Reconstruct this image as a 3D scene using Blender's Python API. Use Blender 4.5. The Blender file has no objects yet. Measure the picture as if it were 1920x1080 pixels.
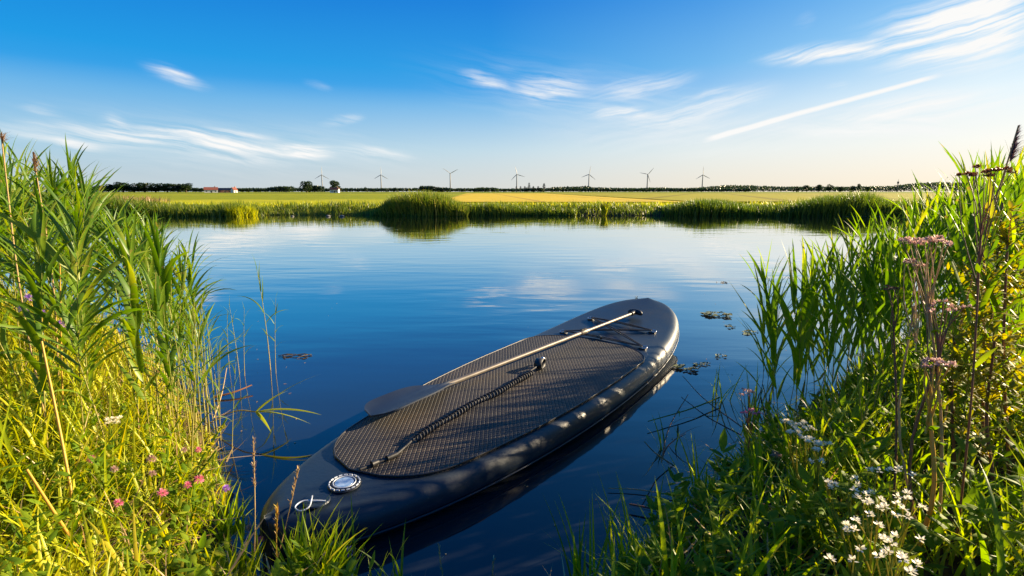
import bpy, math, numpy as np
from mathutils import Vector, Matrix
R = math.radians
rng = np.random.default_rng(11)
U = lambda a, b, n=None: rng.uniform(a, b, n)
scene = bpy.context.scene
col = scene.collection

# ------------------------------------------------------------------ camera
H = 1.05; FPX = 1000.0; HZ = 359.5; PITCH = math.atan((540 - HZ) / FPX)
cam_d = bpy.data.cameras.new('camera'); cam = bpy.data.objects.new('camera', cam_d); col.objects.link(cam)
cam_d.sensor_width = 36; cam_d.lens = FPX / 1920 * 36; cam_d.clip_end = 9000; cam_d.clip_start = 0.02
cam.location = (0, 0, H); cam.rotation_euler = (R(90) - PITCH, 0, 0); scene.camera = cam
_c, _s = math.cos(PITCH), math.sin(PITCH)
def ray(u, v):
    x, y, z = u - 960, FPX, -(v - 540)
    return np.array([x, y * _c + z * _s, -y * _s + z * _c])
def at(u, v, Y):            # real-world point seen in direction (u, v) at distance Y ahead
    d = ray(u, v); return np.array([0, 0, H]) + d * (Y / d[1])
def on(u, v, z=0.0):        # real-world point at height z
    d = ray(u, v); return np.array([0, 0, H]) + d * ((z - H) / d[2])
def azel(u, v):
    d = ray(u, v); d = d / np.linalg.norm(d); return math.atan2(d[0], d[1]), math.asin(d[2])

# ------------------------------------------------------------------ mesh helpers
class Geo:
    def __init__(s): s.V = []; s.F = {3: [], 4: []}; s.n = 0
    def add(s, V, F):
        V = np.asarray(V, float).reshape(-1, 3); F = np.asarray(F, int)
        s.V.append(V); s.F[F.shape[1]].append(F + s.n); s.n += len(V); return s
    def poly(s, V, faces):
        V = np.asarray(V, float); s.V.append(V)
        for f in faces:
            f = [i + s.n for i in f]
            if len(f) in (3, 4): s.F[len(f)].append(np.array([f]))
            else:
                for i in range(1, len(f) - 1): s.F[3].append(np.array([[f[0], f[i], f[i + 1]]]))
        s.n += len(V); return s
    def build(s, name, mat, parent=None, smooth=True):
        me = bpy.data.meshes.new(name); V = np.concatenate(s.V)
        fs = [np.concatenate(s.F[k]) for k in (3, 4) if s.F[k]]
        idx = np.concatenate([f.ravel() for f in fs]); tot = np.concatenate([np.full(len(f), f.shape[1]) for f in fs])
        st = np.concatenate([[0], np.cumsum(tot)[:-1]])
        me.vertices.add(len(V)); me.vertices.foreach_set('co', V.ravel())
        me.loops.add(len(idx)); me.loops.foreach_set('vertex_index', idx.astype(np.int32))
        me.polygons.add(len(tot)); me.polygons.foreach_set('loop_start', st.astype(np.int32)); me.polygons.foreach_set('loop_total', tot.astype(np.int32))
        me.polygons.foreach_set('use_smooth', np.full(len(tot), smooth)); me.update(calc_edges=True); me.validate()
        me.materials.append(mat)
        o = bpy.data.objects.new(name, me); col.objects.link(o)
        if parent is not None: o.parent = parent
        return o
def tag(o, label=None, cat=None, group=None, kind=None):
    if label: o['label'] = label
    if cat: o['category'] = cat
    if group: o['group'] = group
    if kind: o['kind'] = kind
    return o
def thing(name, loc, label, cat, group=None, rz=0.0, sc=1.0):
    o = bpy.data.objects.new(name, None); col.objects.link(o); o.empty_display_size = .1
    o.location = loc; o.rotation_euler = (0, 0, rz); o.scale = (sc, sc, sc)
    return tag(o, label, cat, group)
def copy_tree(o, parent=None):
    kids = list(o.children)
    c = o.copy(); col.objects.link(c); c.parent = parent
    for k in kids: copy_tree(k, c)
    return c

def prof(kind, t):
    if kind == 'grass': return np.clip(.75 + t * .8, 0, 1) * (1 - t ** 1.8) ** .9 + .01
    if kind == 'reed': return np.clip(.35 + t * 4.2, 0, 1) * (1 - t ** 2.0) ** 1.0 + .01
    if kind == 'leaf': return np.sin(np.pi * np.clip(t, 0.03, .985) ** .8) ** .8
    if kind == 'petal': return np.clip(.35 + t * 1.2, 0, 1) * (1 - t ** 4) ** .6 + .05
def ribbons(g, base, az, phi0, bend, L, W, seg=5, kind='grass', swirl=0., twist=0., fold=.25, power=1.4):
    base = np.atleast_2d(base); N = len(base)
    b = lambda a: np.broadcast_to(np.asarray(a, float), (N,))[:, None]
    az, phi0, bend, L, W, swirl, twist = map(b, (az, phi0, bend, L, W, swirl, twist))
    t = np.linspace(0, 1, seg + 1)[None]
    phi = phi0 + bend * t ** power; a = az + swirl * t
    D = np.stack([np.sin(phi) * np.cos(a), np.sin(phi) * np.sin(a), np.cos(phi)], -1)
    P = np.zeros_like(D); P[:, 1:] = np.cumsum((D[:, 1:] + D[:, :-1]) / 2 * (L / seg)[..., None], 1); P += base[:, None]
    S = np.stack([-np.sin(a), np.cos(a), 0 * a], -1); Nn = np.cross(D, S); tw = (twist * t)[..., None]
    S2 = np.cos(tw) * S + np.sin(tw) * Nn; N2 = np.cross(D, S2)
    w = (W / 2 * prof(kind, t))[..., None]
    if fold:
        V = np.stack([P - S2 * w + N2 * 0, P + N2 * w * fold, P + S2 * w], 2)  # N,seg+1,3,3
        k = 3
    else: V = np.stack([P - S2 * w, P + S2 * w], 2); k = 2
    ring = (np.arange(N)[:, None] * (seg + 1) + np.arange(seg)[None]) * k
    F = [np.stack([ring + j, ring + j + 1, ring + j + k + 1, ring + j + k], -1).reshape(-1, 4) for j in range(k - 1)]
    g.add(V, np.concatenate(F)); return P
def tube(g, pts, rad, n=8, cap=True):
    pts = np.asarray(pts, float); m = len(pts); rad = np.broadcast_to(np.asarray(rad, float), (m,))
    T = np.gradient(pts, axis=0); T /= np.linalg.norm(T, axis=1)[:, None] + 1e-12
    up = np.array([0, 0, 1.]) if abs(T[0, 2]) < .9 else np.array([1., 0, 0])
    A = np.zeros_like(pts); a = np.cross(T[0], up); a /= np.linalg.norm(a)
    for i in range(m):
        a = a - T[i] * (a @ T[i]); a /= np.linalg.norm(a); A[i] = a
    B = np.cross(T, A); th = np.linspace(0, 2 * np.pi, n, endpoint=False)
    V = pts[:, None] + rad[:, None, None] * (A[:, None] * np.cos(th)[None, :, None] + B[:, None] * np.sin(th)[None, :, None])
    i = np.arange(m - 1)[:, None] * n; j = np.arange(n)[None]; j2 = (j + 1) % n
    g.add(V, np.stack([i + j, i + j2, i + n + j2, i + n + j], -1).reshape(-1, 4))
    if cap:
        for q, ring in ((0, V[0]), (-1, V[-1])):
            c = np.vstack([pts[q], ring]); f = np.stack([np.zeros(n, int), 1 + np.arange(n), 1 + (np.arange(n) + 1) % n], -1)
            g.add(c, f if q == -1 else f[:, ::-1])
    return g
def curve(pts, n=24):       # catmull-rom
    p = np.asarray(pts, float); p = np.vstack([2 * p[0] - p[1], p, 2 * p[-1] - p[-2]]); m = len(p) - 3; out = []
    for t in np.linspace(0, m - 1e-6, n):
        i = int(t); f = t - i; a, b, c, d = p[i:i + 4]
        out.append(.5 * (2 * b + (c - a) * f + (2 * a - 5 * b + 4 * c - d) * f * f + (3 * b - a - 3 * c + d) * f ** 3))
    return np.array(out)
def box(g, lo, hi):
    x0, y0, z0 = lo; x1, y1, z1 = hi
    V = [(x0, y0, z0), (x1, y0, z0), (x1, y1, z0), (x0, y1, z0), (x0, y0, z1), (x1, y0, z1), (x1, y1, z1), (x0, y1, z1)]
    return g.add(V, [(0, 3, 2, 1), (4, 5, 6, 7), (0, 1, 5, 4), (1, 2, 6, 5), (2, 3, 7, 6), (3, 0, 4, 7)])
def in_poly(x, y, P):
    P = np.asarray(P); r = np.zeros(np.shape(x), bool); j = len(P) - 1
    for i in range(len(P)):
        c = (P[i, 1] > y) != (P[j, 1] > y)
        r ^= c & (x < (P[j, 0] - P[i, 0]) * (y - P[i, 1]) / (P[j, 1] - P[i, 1] + 1e-12) + P[i, 0]); j = i
    return r
def poly_dist(x, y, P):
    P = np.asarray(P); d = np.full(np.shape(x), 1e9)
    for i in range(len(P)):
        a = P[i]; b = P[(i + 1) % len(P)]; ab = b - a
        t = np.clip(((x - a[0]) * ab[0] + (y - a[1]) * ab[1]) / (ab @ ab), 0, 1)
        d = np.minimum(d, np.hypot(x - a[0] - t * ab[0], y - a[1] - t * ab[1]))
    return d
def vnoise(x, y, seed=0, sc=1.):
    x = np.asarray(x) * sc; y = np.asarray(y) * sc; r = 0
    k = np.random.default_rng(seed)
    for i in range(6):
        a = k.uniform(0, 6.28); f = k.uniform(.6, 2.2); r = r + np.sin((x * math.cos(a) + y * math.sin(a)) * f + k.uniform(0, 6.28)) / 6
    return r

# ------------------------------------------------------------------ materials
def newmat(name):
    m = bpy.data.materials.new(name); m.use_nodes = True; nt = m.node_tree; nt.nodes.clear()
    out = nt.nodes.new('ShaderNodeOutputMaterial'); return m, nt, out
def nd(nt, t, **kw):
    n = nt.nodes.new(t)
    for k, v in kw.items():
        if k in n.inputs: n.inputs[k].default_value = v
        else: setattr(n, k, v)
    return n
def ramp(nt, stops, fac=None, interp='LINEAR'):
    r = nt.nodes.new('ShaderNodeValToRGB'); cr = r.color_ramp; cr.interpolation = interp
    while len(cr.elements) < len(stops): cr.elements.new(.5)
    for e, (p, c) in zip(cr.elements, stops): e.position = p; e.color = (*c, 1) if len(c) == 3 else c
    if fac is not None: nt.links.new(fac, r.inputs[0])
    return r
def math_(nt, op, a, b=None, c=None, clamp=False):
    n = nt.nodes.new('ShaderNodeMath'); n.operation = op; n.use_clamp = clamp
    for i, v in enumerate((a, b, c)):
        if v is None: continue
        if isinstance(v, (int, float)): n.inputs[i].default_value = v
        else: nt.links.new(v, n.inputs[i])
    return n.outputs[0]
def pbr(name, color, rough=.5, metal=0., bump=None, var=None, spec=.5, coat=0.):
    m, nt, out = newmat(name); b = nd(nt, 'ShaderNodeBsdfPrincipled'); nt.links.new(b.outputs[0], out.inputs[0])
    b.inputs['Base Color'].default_value = (*color, 1); b.inputs['Roughness'].default_value = rough; b.inputs['Metallic'].default_value = metal
    b.inputs['Specular IOR Level'].default_value = spec; b.inputs['Coat Weight'].default_value = coat
    tc = nd(nt, 'ShaderNodeTexCoord')
    if var:
        sc, c2 = var; n = nd(nt, 'ShaderNodeTexNoise', Scale=sc, Detail=6.); nt.links.new(tc.outputs['Object'], n.inputs['Vector'])
        r = ramp(nt, [(.35, color), (.65, c2)], n.outputs['Fac']); nt.links.new(r.outputs[0], b.inputs['Base Color'])
    if bump:
        sc, st = bump; n = nd(nt, 'ShaderNodeTexNoise', Scale=sc, Detail=4.); nt.links.new(tc.outputs['Object'], n.inputs['Vector'])
        bp = nd(nt, 'ShaderNodeBump', Strength=st, Distance=.01); nt.links.new(n.outputs['Fac'], bp.inputs['Height']); nt.links.new(bp.outputs[0], b.inputs['Normal'])
    return m
def leafmat(name, stops, trans=.45, rough=.42, spec=.35, zgrad=None, tcol=1.0, spots=False):
    """leaf colour varies per leaf and per plant; light shines through the blade"""
    m, nt, out = newmat(name)
    g = nd(nt, 'ShaderNodeNewGeometry'); oi = nd(nt, 'ShaderNodeObjectInfo')
    a = math_(nt, 'MULTIPLY', g.outputs['Random Per Island'], .7); a = math_(nt, 'MULTIPLY_ADD', oi.outputs['Random'], .3, a)
    n = nd(nt, 'ShaderNodeTexNoise', Scale=9., Detail=3.); tc = nd(nt, 'ShaderNodeTexCoord'); nt.links.new(tc.outputs['Object'], n.inputs['Vector'])
    a = math_(nt, 'ADD', a, math_(nt, 'MULTIPLY_ADD', n.outputs['Fac'], .3, -.15), clamp=True)
    r = ramp(nt, stops, a); colr = r.outputs[0]
    if spots:
        n3 = nd(nt, 'ShaderNodeTexNoise', Scale=17., Detail=4., Roughness=.6); nt.links.new(tc.outputs['Object'], n3.inputs['Vector']); sr = nd(nt, 'ShaderNodeMapRange'); nt.links.new(n3.outputs['Fac'], sr.inputs[0]); sr.inputs[1].default_value = .6; sr.inputs[2].default_value = .7; sr.inputs[4].default_value = .75
        mxs = nd(nt, 'ShaderNodeMix', data_type='RGBA'); nt.links.new(sr.outputs[0], mxs.inputs[0]); nt.links.new(colr, mxs.inputs[6]); mxs.inputs[7].default_value = (.26, .17, .05, 1); colr = mxs.outputs[2]
    if zgrad:
        z0, z1, base = zgrad; sp = nd(nt, 'ShaderNodeSeparateXYZ'); nt.links.new(tc.outputs['Object'], sp.inputs[0])
        mr = nd(nt, 'ShaderNodeMapRange'); mr.inputs[1].default_value = z0; mr.inputs[2].default_value = z1; nt.links.new(sp.outputs[2], mr.inputs[0])
        mx = nd(nt, 'ShaderNodeMix', data_type='RGBA'); nt.links.new(mr.outputs[0], mx.inputs[0]); mx.inputs[6].default_value = (*base, 1); nt.links.new(colr, mx.inputs[7]); colr = mx.outputs[2]
    b = nd(nt, 'ShaderNodeBsdfPrincipled', Roughness=rough); b.inputs['Specular IOR Level'].default_value = spec
    tr = nd(nt, 'ShaderNodeBsdfTranslucent'); hs = nd(nt, 'ShaderNodeHueSaturation', Saturation=1.1, Value=1.35 * tcol); hs.inputs['Hue'].default_value = .488
    nt.links.new(colr, hs.inputs['Color']); nt.links.new(hs.outputs[0], tr.inputs[0]); nt.links.new(colr, b.inputs['Base Color'])
    mx = nd(nt, 'ShaderNodeMixShader', Fac=trans); nt.links.new(b.outputs[0], mx.inputs[1]); nt.links.new(tr.outputs[0], mx.inputs[2]); nt.links.new(mx.outputs[0], out.inputs[0])
    return m
M = {}
M['reed'] = leafmat('reed_leaf', spots=True, stops=[(0, (.045, .115, .012)), (.4, (.085, .17, .014)), (.75, (.15, .235, .018)), (1, (.26, .29, .03))])
M['reed_right'] = leafmat('broad_reed_leaf', spots=True, stops=[(0, (.045, .11, .012)), (.5, (.10, .2, .013)), (.85, (.19, .3, .018)), (1, (.36, .36, .04))], trans=.55, spec=.2, rough=.5)
M['reed_stem'] = leafmat('reed_stem', [(0, (.16, .2, .03)), (.6, (.25, .26, .05)), (1, (.36, .31, .09))], trans=.15, zgrad=(.0, .9, (.40, .31, .10)))
M['grass'] = leafmat('grass_blade', spots=True, stops=[(0, (.08, .17, .010)), (.35, (.16, .27, .012)), (.7, (.28, .37, .015)), (.9, (.4, .42, .03)), (1, (.48, .38, .12))], trans=.55)
M['grass_yellow'] = leafmat('sun_tinted_yellow_grass', [(0, (.12, .2, .008)), (.4, (.32, .37, .01)), (.8, (.52, .5, .014)), (1, (.6, .42, .06))])  # blade colour itself raised towards bright yellow to look sunlit
M['herb'] = leafmat('herb_leaf', [(0, (.07, .15, .010)), (.5, (.14, .24, .012)), (.85, (.26, .34, .015)), (1, (.4, .4, .03))], rough=.6, spec=.2, trans=.55)
M['herb_yellow'] = leafmat('yellow_herb_leaf', [(0, (.1, .15, .012)), (.5, (.26, .27, .018)), (1, (.46, .38, .03))], rough=.5)
M['dry'] = leafmat('dry_stalk', [(0, (.26, .14, .05)), (.5, (.42, .28, .11)), (1, (.6, .47, .25))], trans=.2)
M['orange'] = leafmat('orange_stalk', [(0, (.42, .2, .03)), (.5, (.5, .3, .04)), (1, (.5, .4, .06))], trans=.2)
M['brown'] = leafmat('brown_seed', [(0, (.12, .05, .025)), (1, (.28, .13, .06))], trans=.2)
M['plume'] = leafmat('reed_plume', [(0, (.22, .13, .07)), (1, (.42, .28, .15))], trans=.35)
M['plume_dark'] = leafmat('dark_plume', [(0, (.1, .06, .07)), (1, (.25, .16, .15))], trans=.25)
M['pink'] = leafmat('clover_petal', [(0, (.65, .14, .26)), (1, (.85, .38, .45))], trans=.35)
M['purple'] = leafmat('purple_petal', [(0, (.32, .1, .5)), (1, (.6, .35, .8))], trans=.35)
M['dusty'] = leafmat('dusty_pink_petal', [(0, (.4, .24, .19)), (1, (.68, .5, .43))], trans=.35)
M['white'] = leafmat('white_petal', [(0, (.78, .72, .5)), (1, (.88, .84, .7))], trans=.3)
M['yellow'] = leafmat('yellow_petal', [(0, (.5, .48, .02)), (1, (.7, .6, .05))], trans=.35)
M['far_reed'] = leafmat('far_bank_reed', [(0, (.04, .085, .015)), (.5, (.1, .16, .02)), (.85, (.22, .26, .03)), (1, (.4, .34, .1))])
M['tree'] = leafmat('tree_leaf', [(0, (.012, .03, .012)), (.5, (.022, .046, .015)), (1, (.05, .075, .02))], trans=.3)
M['pine'] = leafmat('dark_needle', [(0, (.01, .025, .012)), (1, (.025, .05, .02))], trans=.2)
M['bark'] = pbr('bark', (.09, .06, .04), .9, bump=(20, .5))

# ------------------------------------------------------------------ light and sky
SUN_AZ, SUN_EL = R(23), R(18)      # azimuth from +x towards +y
S = Vector((math.cos(SUN_EL) * math.cos(SUN_AZ), math.cos(SUN_EL) * math.sin(SUN_AZ), math.sin(SUN_EL)))
sl = bpy.data.lights.new('sun', 'SUN'); sl.energy = 5.; sl.angle = R(.6); sl.color = (1, .80, .52)
so = bpy.data.objects.new('sun', sl); col.objects.link(so); so.rotation_euler = S.to_track_quat('Z', 'Y').to_euler()
w = bpy.data.worlds.new('World'); scene.world = w; w.use_nodes = True; nt = w.node_tree; nt.nodes.clear()
wo = nd(nt, 'ShaderNodeOutputWorld'); bg = nd(nt, 'ShaderNodeBackground', Strength=.12); nt.links.new(bg.outputs[0], wo.inputs[0])
sky = nd(nt, 'ShaderNodeTexSky'); sky.sky_type = 'NISHITA'; sky.sun_disc = False; sky.sun_elevation = SUN_EL; sky.sun_rotation = R(90) - SUN_AZ
sky.altitude = 0; sky.air_density = 1.0; sky.dust_density = 1.2; sky.ozone_density = 3.0
hs = nd(nt, 'ShaderNodeHueSaturation', Saturation=1.1); nt.links.new(sky.outputs[0], hs.inputs['Color'])
EXPO = 1.8; KS = 1 / (.12 * 2 ** EXPO)
tc = nd(nt, 'ShaderNodeTexCoord'); sp = nd(nt, 'ShaderNodeSeparateXYZ'); nt.links.new(tc.outputs['Generated'], sp.inputs[0])
A_ = math_(nt, 'ARCTAN2', sp.outputs[0], sp.outputs[1]); E_ = math_(nt, 'ARCSINE', sp.outputs[2])
ef = math_(nt, 'DIVIDE', E_, R(90), clamp=True)
D9 = lambda d: d / 90
away = ramp(nt, [(0, (.56, .64, .69)), (D9(1.5), (.50, .62, .70)), (D9(4.2), (.36, .60, .77)), (D9(8.4), (.14, .45, .80)), (D9(10.3), (.015, .335, .79)), (D9(12), (.0, .31, .77)), (D9(18), (.0, .20, .69)), (D9(40), (.0, .12, .50)), (1, (.0, .08, .36))], ef)
toward = ramp(nt, [(0, (1, .86, .66)), (D9(4), (.97, .94, .86)), (D9(8), (.78, .89, .94)), (D9(12), (.38, .68, .92)), (D9(18), (.12, .44, .86)), (D9(40), (.03, .25, .65)), (1, (.0, .12, .45))], ef)
kz = ramp(nt, [(0, (0, 0, 0)), (.25, (0.03,) * 3), (.5, (.32,) * 3), (.72, (.7,) * 3), (1, (1, 1, 1))], math_(nt, 'MULTIPLY_ADD', math_(nt, 'ABSOLUTE', math_(nt, 'SUBTRACT', A_, R(53))), -1 / R(106), 1.02, clamp=True))
kzh = ramp(nt, [(0, (0, 0, 0)), (.5, (.06,) * 3), (.7, (.4,) * 3), (.9, (.95,) * 3), (1, (1, 1, 1))], kz.inputs[0].links[0].from_socket)
kb = nd(nt, 'ShaderNodeMapRange', interpolation_type='SMOOTHSTEP'); nt.links.new(E_, kb.inputs[0]); kb.inputs[1].default_value = R(2.5); kb.inputs[2].default_value = R(11)
kk = nd(nt, 'ShaderNodeMix', data_type='RGBA'); nt.links.new(kb.outputs[0], kk.inputs[0]); nt.links.new(kz.outputs[0], kk.inputs[6]); nt.links.new(kzh.outputs[0], kk.inputs[7])
gr = nd(nt, 'ShaderNodeMix', data_type='RGBA'); nt.links.new(kk.outputs[2], gr.inputs[0]); nt.links.new(away.outputs[0], gr.inputs[6]); nt.links.new(toward.outputs[0], gr.inputs[7])
gs = nd(nt, 'ShaderNodeVectorMath', operation='SCALE'); nt.links.new(gr.outputs[2], gs.inputs[0]); gs.inputs['Scale'].default_value = KS
sk = nd(nt, 'ShaderNodeMix', data_type='RGBA'); sk.inputs[0].default_value = .98; nt.links.new(hs.outputs[0], sk.inputs[6]); nt.links.new(gs.outputs[0], sk.inputs[7]); SKY = sk.outputs[2]
cv = nd(nt, 'ShaderNodeCombineXYZ'); nt.links.new(A_, cv.inputs[0]); nt.links.new(E_, cv.inputs[1])
n1 = nd(nt, 'ShaderNodeTexNoise', Scale=7., Detail=5.); nt.links.new(cv.outputs[0], n1.inputs['Vector'])
vs = nd(nt, 'ShaderNodeVectorMath', operation='MULTIPLY_ADD'); nt.links.new(n1.outputs['Color'], vs.inputs[0]); vs.inputs[1].default_value = (.08, .026, 0)
off = nd(nt, 'ShaderNodeVectorMath', operation='ADD'); off.inputs[1].default_value = (-.04, -.013, 0); nt.links.new(cv.outputs[0], off.inputs[0]); nt.links.new(off.outputs[0], vs.inputs[2])
totals = [None, None]
CL = [  # x0,y0 -> x1,y1 in the photograph's sky, half width px, strength, streak
    (262, 120, 388, 160, 9, .55), (50, 200, 125, 212, 6, .28), (-40, 240, 460, 262, 13, .5), (190, 222, 250, 240, 10, .4), (250, 243, 500, 252, 6, .45),
    (270, 262, 520, 300, 12, .45), (340, 262, 640, 285, 9, .45), (520, 275, 640, 285, 14, .5), (640, 280, 775, 295, 10, .5), (600, 230, 680, 218, 7, .4),
    (865, 138, 960, 165, 10, .5), (965, 168, 1090, 165, 20, .6), (1095, 185, 1310, 145, 16, .42), (1100, 215, 1240, 213, 9, .65), (1180, 235, 1450, 170, 18, .5),
    (1280, 188, 1370, 168, 6, .3), (1420, 112, 1700, 88, 12, .8), (1620, 90, 2050, 30, 40, .85), (1700, 40, 1980, -20, 30, .6),
    (1560, 215, 1960, 190, 20, .6), (1440, 240, 1900, 240, 14, .45), (560, 155, 620, 170, 6, .12), (1490, 50, 1535, 32, 8, .15), (1560, 165, 1590, 162, 5, .35), (100, 262, 200, 275, 10, .25), (-60, 235, 800, 300, 42, .16), (820, 140, 1420, 230, 48, .14), (1050, 260, 1700, 235, 30, .2), (900, 122, 990, 130, 5, .12)]
for (x0, y0, x1, y1, hw, st) in CL:
    gi = 1 if (y1 < y0 and x0 > 1000) else 0; total = totals[gi]
    a0, e0 = azel(x0, y0); a1, e1 = azel(x1, y1); L = math.hypot(a1 - a0, e1 - e0) / 2
    mp = nd(nt, 'ShaderNodeMapping', vector_type='TEXTURE'); mp.inputs['Location'].default_value = ((a0 + a1) / 2, (e0 + e1) / 2, 0)
    mp.inputs['Rotation'].default_value = (0, 0, math.atan2(e1 - e0, a1 - a0)); mp.inputs['Scale'].default_value = (L * 1.5, hw * 1.9 / 1000, 1)
    nt.links.new(vs.outputs[0], mp.inputs[0])
    ln = nd(nt, 'ShaderNodeVectorMath', operation='LENGTH'); nt.links.new(mp.outputs[0], ln.inputs[0])
    mr = nd(nt, 'ShaderNodeMapRange', interpolation_type='SMOOTHERSTEP'); nt.links.new(ln.outputs['Value'], mr.inputs[0]); mr.inputs[1].default_value = 1; mr.inputs[2].default_value = 0; mr.inputs[3].default_value = 0; mr.inputs[4].default_value = st
    total = mr.outputs[0] if total is None else math_(nt, 'ADD', total, mr.outputs[0])
    totals[gi] = total
# wispy break-up, streaks lie mostly along the wind
total = None
for gi, rot in ((0, R(9)), (1, R(-11))):
    mp = nd(nt, 'ShaderNodeMapping'); mp.inputs['Rotation'].default_value = (0, 0, rot); nt.links.new(vs.outputs[0], mp.inputs[0])
    m2 = nd(nt, 'ShaderNodeMapping'); m2.inputs['Scale'].default_value = (5, 70, 1); nt.links.new(mp.outputs[0], m2.inputs[0])
    n2 = nd(nt, 'ShaderNodeTexNoise', Scale=1., Detail=8., Roughness=.62, Distortion=.25); nt.links.new(m2.outputs[0], n2.inputs['Vector'])
    wisp = nd(nt, 'ShaderNodeMapRange'); nt.links.new(n2.outputs['Fac'], wisp.inputs[0]); wisp.inputs[1].default_value = .38; wisp.inputs[2].default_value = .72; wisp.inputs[3].default_value = .04; wisp.inputs[4].default_value = 1.9
    q = math_(nt, 'MULTIPLY', totals[gi], wisp.outputs[0]); total = q if total is None else math_(nt, 'ADD', total, q)
# aircraft trail
vt = nd(nt, 'ShaderNodeVectorMath', operation='MULTIPLY_ADD'); nt.links.new(n1.outputs['Color'], vt.inputs[0]); vt.inputs[1].default_value = (.01, .008, 0); vt.inputs[2].default_value = (0, 0, 0); nt.links.new(off.outputs[0], vt.inputs[2])
a0, e0 = azel(1310, 264); a1, e1 = azel(1775, 138); am, em = azel(1550, 206); cth = math.atan2(e1 - e0, a1 - a0); L = math.hypot(a1 - a0, e1 - e0) / 2
mp = nd(nt, 'ShaderNodeMapping', vector_type='TEXTURE'); mp.inputs['Location'].default_value = ((a0 + a1) / 2 - .035, (e0 + e1) / 2 - .009, 0); mp.inputs['Rotation'].default_value = (0, 0, cth); nt.links.new(vt.outputs[0], mp.inputs[0])
s3 = nd(nt, 'ShaderNodeSeparateXYZ'); nt.links.new(mp.outputs[0], s3.inputs[0])
sag = (em - (e0 + e1) / 2)
xx = math_(nt, 'DIVIDE', s3.outputs[0], L)
yy = math_(nt, 'SUBTRACT', s3.outputs[1], math_(nt, 'MULTIPLY_ADD', math_(nt, 'MULTIPLY', xx, xx), -sag, sag))
wid = math_(nt, 'MULTIPLY_ADD', xx, -.0008, .0048)
ky = math_(nt, 'SUBTRACT', 1.0, math_(nt, 'POWER', math_(nt, 'DIVIDE', math_(nt, 'ABSOLUTE', yy), wid), 2.), clamp=True)
kx = nd(nt, 'ShaderNodeMapRange', interpolation_type='SMOOTHSTEP'); nt.links.new(math_(nt, 'ABSOLUTE', xx), kx.inputs[0]); kx.inputs[1].default_value = 1.; kx.inputs[2].default_value = .8
tr = math_(nt, 'MULTIPLY', math_(nt, 'MULTIPLY', ky, kx.outputs[0]), 1.0)
total = math_(nt, 'MULTIPLY', math_(nt, 'ADD', total, tr), 1.0, clamp=True)
CLOUD = nd(nt, 'ShaderNodeMix', data_type='RGBA'); nt.links.new(total, CLOUD.inputs[0]); nt.links.new(SKY, CLOUD.inputs[6]); CLOUD.inputs[7].default_value = (*[c * KS for c in (.97, .965, .95)], 1)
nt.links.new(CLOUD.outputs[2], bg.inputs[0])
scene.view_settings.view_transform = 'Standard'; scene.view_settings.look = 'None'; scene.view_settings.gamma = 1; scene.view_settings.exposure = EXPO

# ------------------------------------------------------------------ ground and water
NEAR = [(-40, 16), (-20, 11.5), (-12, 8.6), (-7, 6.3), (-4.5, 5.0), (-3.0, 3.9), (-2.1, 3.05), (-1.6, 2.5), (-1.2, 2.0), (-.98, 1.7), (-.88, 1.48), (-.82, 1.33), (-.68, 1.25), (-.4, 1.19), (-.1, 1.10),
        (.1, 1.12), (.3, 1.3), (.5, 1.52), (.75, 1.82), (1.05, 2.12), (1.5, 2.45), (2.1, 3.0), (3.1, 3.8), (5, 4.9), (9, 6.6), (16, 9.5), (40, 14)]
FAR = [(42, 24.0), (26, 22.6), (18, 22.3), (12, 21.9), (9, 22.4), (5, 22.3), (1, 22.5), (-2, 22.1), (-4, 22.0), (-6, 22.9), (-10, 23.0), (-11, 21.8), (-14, 21.6), (-20, 22.3), (-42, 23)]
FAR = [(a * 1.07, b * 1.07) for a, b in FAR]
POND = NEAR + FAR
def ground_z(x, y):
    x = np.asarray(x, float); y = np.asarray(y, float)
    d = poly_dist(x, y, POND); ins = in_poly(x, y, POND)
    near = y < 14
    zn = .02 + .26 * np.clip(d / .9, 0, 1) ** .7 + .02 * vnoise(x, y, 3, 3.)
    zf = .0 + .36 * np.clip(d / 1.3, 0, 1) ** .8 + .03 * vnoise(x, y, 4, .8) * np.clip(4 / (d + .1), 0, 1)
    z = np.where(near, zn, zf)
    return np.where(ins, -.02 - .6 * np.clip(d / .8, 0, 1), z)
def spaced(a, b, n, p): t = np.linspace(0, 1, n); return a + (b - a) * t ** p
xs = np.unique(np.round(np.concatenate([-spaced(3, 4500, 70, 4.2), spaced(3, 4500, 70, 4.2), np.arange(-3, 3.01, .1)]), 4))
ys = np.unique(np.round(np.concatenate([-spaced(1, 600, 20, 3), np.arange(-1, 4.5, .1), np.arange(4.5, 22.5, .5), np.arange(22.5, 27, .16), spaced(27, 5500, 60, 4)]), 4))
X, Y = np.meshgrid(xs, ys); Z = ground_z(X, Y)
g = Geo(); nx = len(xs); ny = len(ys); i = (np.arange(ny - 1)[:, None] * nx + np.arange(nx - 1)[None])
g.add(np.stack([X, Y, Z], -1), np.stack([i, i + 1, i + nx + 1, i + nx], -1).reshape(-1, 4))
m, nt, out = newmat('earth_and_meadow'); b = nd(nt, 'ShaderNodeBsdfPrincipled', Roughness=.95); b.inputs['Specular IOR Level'].default_value = .1; nt.links.new(b.outputs[0], out.inputs[0])
tc = nd(nt, 'ShaderNodeTexCoord'); sp = nd(nt, 'ShaderNodeSeparateXYZ'); nt.links.new(tc.outputs['Object'], sp.inputs[0])
mpp = nd(nt, 'ShaderNodeMapping'); mpp.inputs['Scale'].default_value = (.25, .7, 1); nt.links.new(tc.outputs['Object'], mpp.inputs[0])
na = nd(nt, 'ShaderNodeTexNoise', Scale=1.2, Detail=10., Roughness=.75); nt.links.new(mpp.outputs[0], na.inputs['Vector'])
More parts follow.
